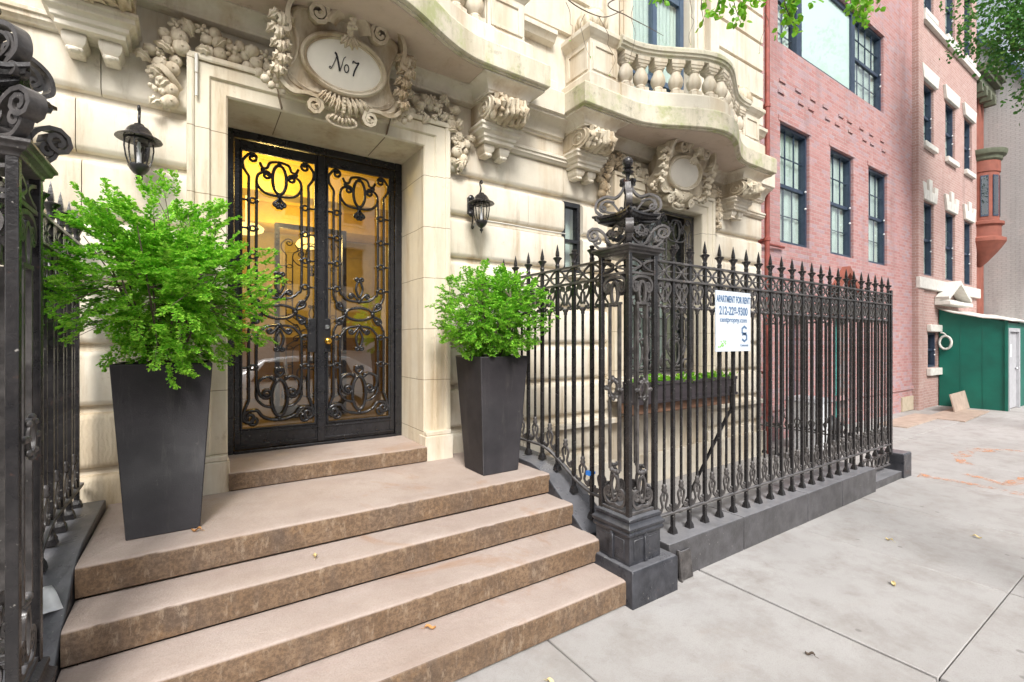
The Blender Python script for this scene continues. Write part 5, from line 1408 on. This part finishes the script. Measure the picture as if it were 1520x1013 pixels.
# ================================================================== RED BROWNSTONE WITH ORIEL, GREY GABLE WALL
rb = empty('red_brownstone_house', (22,4.5,0), 0, 'red brownstone house with a round oriel turret beyond the salmon brick house', 'house')
mb = MB(); mb.box(19.95,21.95,4.35,5.0,-.1,9.9); kid(mb.build('wall', m_redst, rb), 22, 4.5)
mb = MB(); ox, oy = 20.35, 4.12
mb.lathe([(0.035,4.0),(0.175,4.15),(0.385,4.42),(0.490,4.58),(0.560,4.70),(0.588,4.74),(0.588,4.84),(0.504,4.88),(0.476,4.9),(0.476,5.22),(0.546,5.26),(0.546,5.34),(0.462,5.37),(0.434,5.38),(0.434,6.85),(0.462,6.87),(0.462,7.2)], (ox,oy,0), 28); o_ = kid(mb.build('oriel_turret', m_redst, rb, smooth=30), 22, 4.5)
mb = MB(); mb.lathe([(0.462,7.21),(0.504,7.25),(0.518,7.33),(0.588,7.38),(0.616,7.47),(0.616,7.52),(0.420,7.58),(0.035,7.6)], (ox,oy,0), 28); mb.build('turret_cornice', m_copper, o_, smooth=35)
for k in range(5):
    a = math.radians(205+k*38); M = TR((ox+.437*math.cos(a), oy+.437*math.sin(a), 0), a+PI/2); mb = MB(M)
    mb.box(-.09,.09,-.010,.02,5.5,6.75); w_ = mb.build('turret_window', m_navy, o_); mb = MB(M); mb.box(-.07,.07,-.016,-.010,5.55,6.7); mb.build('pane', m_glass2, w_, smooth=0)
mb = MB()
mb.box(19.96,21.9,4.05,4.9,9.7,9.95); mb.box(19.96,21.9,3.9,4.9,9.95,10.1); mb.box(19.96,21.9,3.8,4.9,10.1,10.2)
for k in range(4): mb.box(20.1+.5*k,20.22+.5*k,4.0,4.3,9.4,9.7)
kid(mb.build('bracketed_cornice', m_copper, rb, bevel=.02), 22, 4.5)
gb = empty('grey_gable_building', (30,4,0), 0, 'tall pale grey painted brick building closing the right edge of the photo', 'building')
mb = MB(); mb.prism([(2.2,-.2),(8.0,-.2),(8.0,13.2),(5.2,13.2),(4.17,11.5),(3.83,10.9),(3.3,10.0),(2.2,8.6)], lambda y, z, x: (x, y, z), 22.0, 34); kid(mb.build('wall', m_grey, gb, smooth=0), 30, 4)
mb = MB(); mb.bar([(21.95,5.2,13.2),(21.95,4.17,11.5),(21.95,3.83,10.9),(21.95,3.3,10.0),(21.95,2.2,8.6)], (1,0,0), .16, .1); kid(mb.build('roof_flashing', m_blue, gb), 30, 4)

# ================================================================== GREEN SITE SHED
sh = empty('site_shed', (17.5,3.4,0), 0, 'green painted plywood site enclosure with grey door and white sheet roof', 'shed')
mb = MB(); mb.prism([(4.08,0),(4.08,2.53),(2.83,2.17),(2.83,0)], lambda y, z, x: (x, y, z), 16.3, 16.34)
mb.box(16.34,16.42,2.83,2.87,0,2.15); mb.box(17.55,17.7,2.83,2.87,0,2.15); mb.box(16.42,17.55,2.83,2.87,2.02,2.15); mb.box(17.7,26,2.83,2.87,0,2.2)
for y in (3.25,3.66): mb.box(16.293,16.30,y-.004,y+.004,.02,2.2)
for x in (18.9,20.1,21.3,22.5): mb.box(x,x+.05,2.81,2.83,0,2.2)
mb.box(16.27,16.30,2.80,2.86,0,2.2)
kid(mb.build('plywood_wall', m_shed, sh, bevel=.004), 17.5, 3.4)
mb = MB(); rows = []
for i in range(9):
    y = 2.72+1.38*i/8; z = 2.185+.345*max(0,(y-2.83))/1.25+.015*math.sin(i*1.7); rows.append([(16.18+.6*j+.03*math.sin(i+j), y, z+.02*math.sin(j*1.3+i)) for j in range(17)])
mb.grid(rows); kid(mb.build('sheet_roof', m_white, sh, solid=.03), 17.5, 3.4)
mb = MB(); mb.box(16.42,16.50,2.80,2.88,0,2.02); mb.box(17.47,17.55,2.80,2.88,0,2.02); mb.box(16.50,17.47,2.80,2.88,1.93,2.02); kid(mb.build('door_frame', m_greym, sh, bevel=.004), 17.5, 3.4)
mb = MB(); mb.box(16.50,17.47,2.86,2.90,.02,1.93); d_ = kid(mb.build('shed_door', m_greym, sh, bevel=.004), 17.5, 3.4)
mb = MB(); mb.box(16.65,16.95,2.852,2.86,1.3,1.62); mb.box(16.6,16.72,2.852,2.86,.95,1.15); mb.build('door_notice', m_plast, d_)
mb = MB(); mb.lathe([(.02,-.03),(.03,0),(.02,.03)], (17.35,2.83,1.0), 10); mb.build('handle', m_steel, d_)
# white rings hanging at the corner of the shed
mb = MB()
mb.T = TR((16.24,3.94,1.66), PI/2); mb.rod(P3(ring(0,0,.12,.17,22)), (0,-1,0), .03, 7, closed=True); mb.rod(P3(cr([(.10,.26),(.03,.24),(-.02,.17)],5)), (0,-1,0), .022, 7); mb.T = None
tag(mb.build('scroll_bracket', m_white, smooth=60), 'white ring hanging at the house side edge of the green shed', 'bracket')
# plywood bits
mb = MB(TR((15.55,3.50,.20), .05, math.radians(-12))); mb.box(-.75,.75,-.012,.012,-.20,.24); tag(mb.build('plywood_board', m_ply), 'tan plywood board leaning on edge in front of the green shed', 'board')
mb = MB(TR((14.6,3.3,.020), .04)); mb.box(-1.3,1.1,-.33,.33,-.012,.012); tag(mb.build('plywood_board', m_ply2 if 'm_ply2' in globals() else m_ply), 'flat pale board lying on the sidewalk before the brick house', 'board')
mb = MB(TR((12.6,3.6,.02), .02)); mb.box(-1.2,1.2,-.25,.25,-.012,.014); tag(mb.build('plywood_board', m_ply), 'flat board lying nearest the far fence end beside the brick wall', 'board')

# papers lying on the left curb
mb = MB(TR((-.56,2.86,.56), .5, math.radians(30))); rows = [[(-.05+.1*j/4, -.07+.14*i/5, .006*math.sin(j*1.2+i)) for j in range(5)] for i in range(6)]; mb.grid(rows); tag(mb.build('crumpled_paper', m_plast, smooth=60, solid=.001), 'white crumpled paper on the black curb at the left of the steps', 'paper')
# ================================================================== STREET TREE BRANCHES (overhanging) and far tree
def P_at(u, v, d):   # helper used once to choose world positions in front of the house: u,v photo pixels, d distance
    s = (u-760)/700; t = (507-v)/700
    return V((d*(.556+.831*s), d*(.831-.556*s), 1.7+d*t))
def leafy(vs, fs, c, n, spread, ln, rnd, droop=.6):
    for _ in range(n):
        p = c+V((rnd.gauss(0,spread), rnd.gauss(0,spread), rnd.gauss(0,spread*.8)))
        d = (rv(rnd)+V((0,0,-droop))).normalized(); nrm = rv(rnd); s_ = d.cross(nrm).normalized(); b = len(vs); up = s_.cross(d)
        L = ln*rnd.uniform(.7,1.15); w = L*.42
        pts = [p, p+d*L*.22+s_*w*.85, p+d*L*.55+s_*w, p+d*L*.85+s_*w*.45, p+d*L+up*L*.05, p+d*L*.85-s_*w*.45, p+d*L*.55-s_*w, p+d*L*.22-s_*w*.85, p+d*L*.5-up*w*.3]
        vs += [tuple(q) for q in pts]; fs += [(b+8,b+i,b+(i+1) % 8) for i in range(8)]
tr = empty('street_tree', (4.2,-1.3,0), 0, 'street tree whose bright green leaf sprays hang into the top of the photo', 'tree')
TL = V((4.2,-1.3,0)); rnd = random.Random(21)
mb = MB()
trunk = [V((0,0,-.1)), V((.02,.03,1.5)), V((-.05,.1,3.2)), V((.1,.3,5.0)), V((.2,.5,7.0))]
mb.tube(cr([tuple(p) for p in trunk], 6), [.19-.005*i for i in range(25)], 12)
mb.build('trunk', m_twig, tr, smooth=60)
mb = MB(); vs = []; fs = []
fork = TL+V((-.03,.15,3.6))
targets = []
def limb(pts, r0, r1):
    q = [V(p) for p in cr([tuple(p-TL) for p in pts], 6)]; mb.tube(q, [r0+(r1-r0)*i/(len(q)-1) for i in range(len(q))], 6)
# bare twig crossing in front of the left balcony pier
limb([fork+V((0,0,1.0)), V((5.0,1.2,5.8)), P_at(1010,-60,4.6), P_at(960,-8,4.5), P_at(905,-14,4.3), P_at(838,-4,4.2)], .035, .008)
limb([P_at(838,-4,4.2), P_at(856,10,4.15), P_at(880,22,4.15), P_at(900,26,4.15), P_at(925,16,4.2)], .006, .003)
limb([P_at(1010,-60,4.6), P_at(960,-20,4.5), P_at(903,6,4.4), P_at(930,24,4.3), P_at(960,40,4.3), P_at(985,54,4.3)], .008, .002)
for (u, v, n_) in ((868,22,5),(888,24,6),(840,4,4),(940,10,5),(1024,0,5),(1135,20,4)):
    p = [P_at(u, v, 4.2)]
    for k in range(n_): p.append(p[-1]+V((rnd.uniform(-.05,.05), rnd.uniform(-.05,.05), -rnd.uniform(.06,.11))))
    limb(p, .0028, .0012)
    leafy(vs, fs, p[-1]-TL, 1, .01, .02, rnd)
sprays = [((1150,-60),(1075,-10),(1062,30),12),((1150,-60),(1090,-20),(1100,38),10),((1150,-60),(1110,-5),(1095,25),8),((1150,-60),(1050,-20),(1045,38),3),((1000,-40),(985,-12),(975,4),7),
          ((1220,-60),(1180,-15),(1172,30),13),((1220,-60),(1165,-10),(1182,45),12),((1220,-60),(1190,-20),(1160,48),6),((1220,-60),(1205,-20),(1210,0),4),
          ((1330,-60),(1290,-15),(1272,25),11),((1330,-60),(1290,-10),(1285,38),8),((1330,-60),(1270,-12),(1262,15),6),((1330,-60),(1310,-15),(1302,8),5),((1140,-60),(1125,-10),(1130,5),3)]
for a, b_, c, n_ in sprays:
    d = 4.6; limb([fork+V((.2,.3,1.6)), P_at(a[0], a[1]-60, d-.6), P_at(*a, d), P_at(*b_, d), P_at(*c, d)], .02, .0015)
    for k in range(n_+3):
        t_ = k/(n_+2); p = P_at(b_[0]+(c[0]-b_[0])*t_, b_[1]+(c[1]-b_[1])*t_, d)
        leafy(vs, fs, p-TL, 2, .032, .068, rnd)
# crown above, out of the frame
for k in range(150):
    p = TL+V((rnd.uniform(-2.8,3.5), rnd.uniform(-2.2,2.6), rnd.uniform(7.2,9.4))); leafy(vs, fs, p-TL, 14, .28, .085, rnd)
for k in range(9):
    a = k*.7; limb([fork+V((0,0,.8)), fork+V((math.cos(a)*1.0, math.sin(a)*.9, 3.0)), fork+V((math.cos(a)*2.3, math.sin(a)*1.9, 4.6))], .05, .015)
mb.build('branches', m_twig, tr, smooth=60)
m2 = MB(); m2.v = vs; m2.f = fs; m2.mi = [0]*len(fs); m2.build('crown', m_treel, tr, smooth=60)

def far_tree(loc, lab, blobs, seed, h=5.5):
    r = empty('street_tree', loc, 0, lab, 'tree'); rnd = random.Random(seed); mb = MB()
    mb.tube(cr([(0,0,-.1),(.1,0,h*.5),(-.1,.1,h),(0,0,h+3)], 6), [.2-.008*i for i in range(19)], 10)
    vs = []; fs = []
    for (x, y, z, r_, n_) in blobs:
        mb.tube(cr([(0,0,h*.8),(x*.5,y*.5,(z+h)*.5),(x,y,z)], 4), [.09-.009*i for i in range(9)], 6)
        for _ in range(n_):
            d = rv(rnd); c = V((x,y,z))+d*r_*rnd.random()**.4*V((1,1,.6)).length/1.2*(1+.3*noise.noise(d*3+V((x,y,z))))
            leafy(vs, fs, c, 12, .12, .075, rnd, .3)
    mb.build('trunk', m_twig, r, smooth=60); m2 = MB(); m2.v = vs; m2.f = fs; m2.mi = [0]*len(fs); m2.build('crown', m_treed, r, smooth=0)
far_tree((12.6,-.9,0), 'leafy street tree at the upper right in front of the grey gable', [(.9,3.2,8.15,.7,120),(1.6,2.8,7.9,.7,110),(1.75,2.75,6.95,.45,70),(1.1,3.25,7.6,.4,40),(1.3,3.3,9.0,.9,70),(0,0,9.2,1.8,90),(2.6,1.2,8.2,1.3,70)], 5, 5.5)

# fallen leaves, each on its own
m_dry = flat('dry_leaf', (.45,.22,.07), .7); m_dryy = flat('yellow_leaf', (.62,.50,.25), .7)
lv = [(1.46,1.83,.0,'yellow leaf on the sidewalk just below the lowest step',m_dryy),(1.36,1.72,.0,'pale curled leaf on the sidewalk a little left of the yellow one',m_dryy),(1.03,2.32,.17,'brown dry leaf on the lowest step',m_dry),(.78,1.68,.0,'small reddish leaf on the sidewalk at the bottom edge of the photo',m_dry),
      (.55,2.80,.49,'small yellow leaf on the second tread from the top',m_dryy),(4.03,1.25,.0,'yellow leaf in the middle of the sidewalk slab',m_dryy),(5.6,1.15,.0,'pale leaf far right on the sidewalk slab',m_dryy),(2.75,1.22,.0,'dark curled twig leaf left of the wide sidewalk joint',m_twig),
      (4.9,1.55,.0,'tiny yellow leaf on the sidewalk nearer the curb wall',m_dryy),(.0,3.13,.648,'rusty leaf scraps at the foot of the left planter',m_dry)]
for i, (x, y, z, lab, m) in enumerate(lv):
    rnd = random.Random(i); mb = MB(TR((x,y,z+.004), rnd.random()*6)); L_ = .022+.008*rnd.random()
    rows = [[(L_*(q/6-.5)*2, s_*.011*math.sin(PI*(q+.3)/6.6)*(1+.3*(q % 2)), .004+.010*abs(s_)+.008*math.sin(q*1.1)) for s_ in (-1,-.5,0,.5,1)] for q in range(7)]
    mb.grid(rows); mb.tube([(-L_,0,.004),(-L_*1.7,.004,.002)], .0012, 4); tag(mb.build('fallen_leaf', m, smooth=60), lab, 'leaf', 'fallen leaves on steps and sidewalk')

# ================================================================== ACROSS THE STREET (seen in the glass)
opp = empty('opposite_townhouse', (2,-17,0), 0, 'row house across the street mirrored in the door glass', 'townhouse')
mb = MB(); hs = [(x, x+1.1, z, z+2.1) for x in (-7.5,-4.7,-1.9,.9,3.7,6.5,9.3,12.1) for z in (1.2,4.6,8.0)]
holes(mb, -12, 18, -.1, 11.5, -17.4, -17.0, hs); mb.box(-12,18,-17.0,-16.6,10.9,11.5); mb.box(-12,18,-17.0,-16.85,4.0,4.2)
o = mb.build('wall', flat('tan_facade', (.80,.76,.70), .8), opp, smooth=0); o.location = (-2,17,0)
mb = MB()
for a, b, c, d in hs: mb.box(a,b,-17.25,-17.2,c,d)
o = mb.build('window_glass', m_navy, opp, smooth=0); o.location = (-2,17,0)
mb = MB()
for a, b, c, d in hs: mb.box(a-.12,b+.12,-17.0,-16.9,d+.01,d+.25); mb.box(a-.1,b+.1,-17.0,-16.88,c-.15,c-.01)
o = mb.build('window_trim', m_white, opp, smooth=0); o.location = (-2,17,0)
# parked white car, mirrored in the door glass
car = empty('parked_car', (1.55,-2.95,-.15), 0, 'white hatchback parked at the kerb and mirrored in the door glass', 'car')
def car_body():
    # stations along x with (x, roof z, half width at belt, half width roof, belt z, sill z)
    st = [(-2.20,.62,.62,.50,.60,.36),(-2.12,.82,.78,.66,.72,.28),(-1.7,.93,.86,.70,.84,.24),(-1.1,1.00,.89,.72,.92,.22),(-.95,1.04,.89,.70,.93,.22),(-.35,1.42,.90,.60,.95,.22),(.1,1.50,.90,.60,.97,.22),(.9,1.51,.90,.60,.99,.22),(1.5,1.46,.89,.58,1.01,.22),(1.95,1.22,.86,.60,1.02,.26),(2.12,1.02,.82,.64,1.0,.34),(2.2,.70,.74,.6,.68,.40)]
    rows = []
    for x, zr, wb, wr, zb, zs in st:
        h = [(0,zs),(wb*.9,zs),(wb,zs+.12),(wb*1.0,(zs+zb)/2),(wb*.97,zb),(wr*1.02,zb+(zr-zb)*.6),(wr*.9,zr-.02),(0,zr)]
        rows.append([(x, -y, z) for y, z in h]+[(x, y, z) for y, z in h[::-1]])
    return rows
mb = MB(); rows = car_body(); mb.grid(rows); n_ = len(rows[0]); mb.f.append(tuple(range(n_))[::-1]); mb.f.append(tuple((len(rows)-1)*n_+k for k in range(n_))); mb.mi += [0,0]
m_car = flat('white_car_paint', (.78,.80,.83), .18, 0, .02)
mb.build('body', m_car, car, smooth=50)
mb = MB()
for s_ in (-1, 1):
    for (a, b) in ((-.62,.02),(.10,.85),(.93,1.5)):
        yb_, yt_ = s_*.885, s_*.66
        z0_, z1_ = 1.0, 1.40; a2 = a+(.28 if a < -.5 else 0); b2 = b-(.18 if b > 1.4 else 0)
        vs_ = [(a,yb_,z0_),(b,yb_,z0_+.02),(b2,yt_,z1_),(a2,yt_,z1_)]; mb.add(vs_+[(x, y-s_*.03, z) for x, y, z in vs_], [(0,1,2,3),(7,6,5,4),(0,4,5,1),(1,5,6,2),(2,6,7,3),(3,7,4,0)])
mb.build('side_glass', m_navy, car, smooth=0)
for s_ in (-1, 1):
    mb = MB(); mb.box(1.93,2.15,s_*.80-.06,s_*.80+.06,.86,1.08); mb.build('tail_light', flat('red_orange_lens', (.75,.12,.03), .3), car, bevel=.02)
    for x in (-1.35,1.38):
        mb = MB(TR((x, s_*.80, .32), 0, PI/2)); mb.lathe([(.20,-.1),(.31,-.1),(.325,-.07),(.325,.07),(.31,.1),(.20,.1)], n=24); t_ = mb.build('wheel', m_black, car, smooth=40)
        mb = MB(TR((x, s_*.82, .32), 0, PI/2)); mb.lathe([(.02,-.09),(.19,-.085),(.205,.085),(.02,.09)], n=14); mb.build('rim', m_steel, t_)

# ================================================================== LIGHT, SKY, CAMERA
w = bpy.data.worlds.new('World'); scene.world = w; w.use_nodes = True; nt = w.node_tree
bg = nt.nodes['Background']; sky = nt.nodes.new('ShaderNodeTexSky'); sky.sky_type = 'NISHITA'; sky.sun_disc = False
EL, AZ = math.radians(44), math.radians(203)
sky.sun_elevation = EL; sky.sun_rotation = AZ; sky.air_density = 1.0; sky.dust_density = 4.0; sky.ozone_density = .6
hs_ = nt.nodes.new('ShaderNodeHueSaturation'); hs_.inputs['Saturation'].default_value = .35
nt.links.new(sky.outputs[0], hs_.inputs['Color']); nt.links.new(hs_.outputs[0], bg.inputs['Color']); bg.inputs['Strength'].default_value = .13
sl = bpy.data.lights.new('sun', 'SUN'); sl.energy = 2.0; sl.angle = math.radians(16); sl.color = (1,.98,.95)
so = bpy.data.objects.new('sun', sl); COL.objects.link(so)
sd = V((math.sin(AZ)*math.cos(EL), math.cos(AZ)*math.cos(EL), math.sin(EL)))   # direction towards the sun
so.rotation_euler = sd.to_track_quat('Z', 'Y').to_euler(); so.location = (0,0,20)
cam = bpy.data.cameras.new('camera'); cam.sensor_width = 36; cam.lens = 36*700/1520; cam.clip_end = 500; cam.clip_start = .05
cam.shift_y = .0
co = bpy.data.objects.new('camera', cam); COL.objects.link(co); co.location = (0,0,1.7)
co.rotation_euler = (PI/2, 0, -math.atan2(.556, .831)); scene.camera = co
vs_ = scene.view_settings; vs_.view_transform = 'Standard'; vs_.look = 'None'; vs_.exposure = EXPO; vs_.gamma = 1
scene.cycles.max_bounces = 8; scene.cycles.transparent_max_bounces = 12; scene.cycles.use_denoising = True
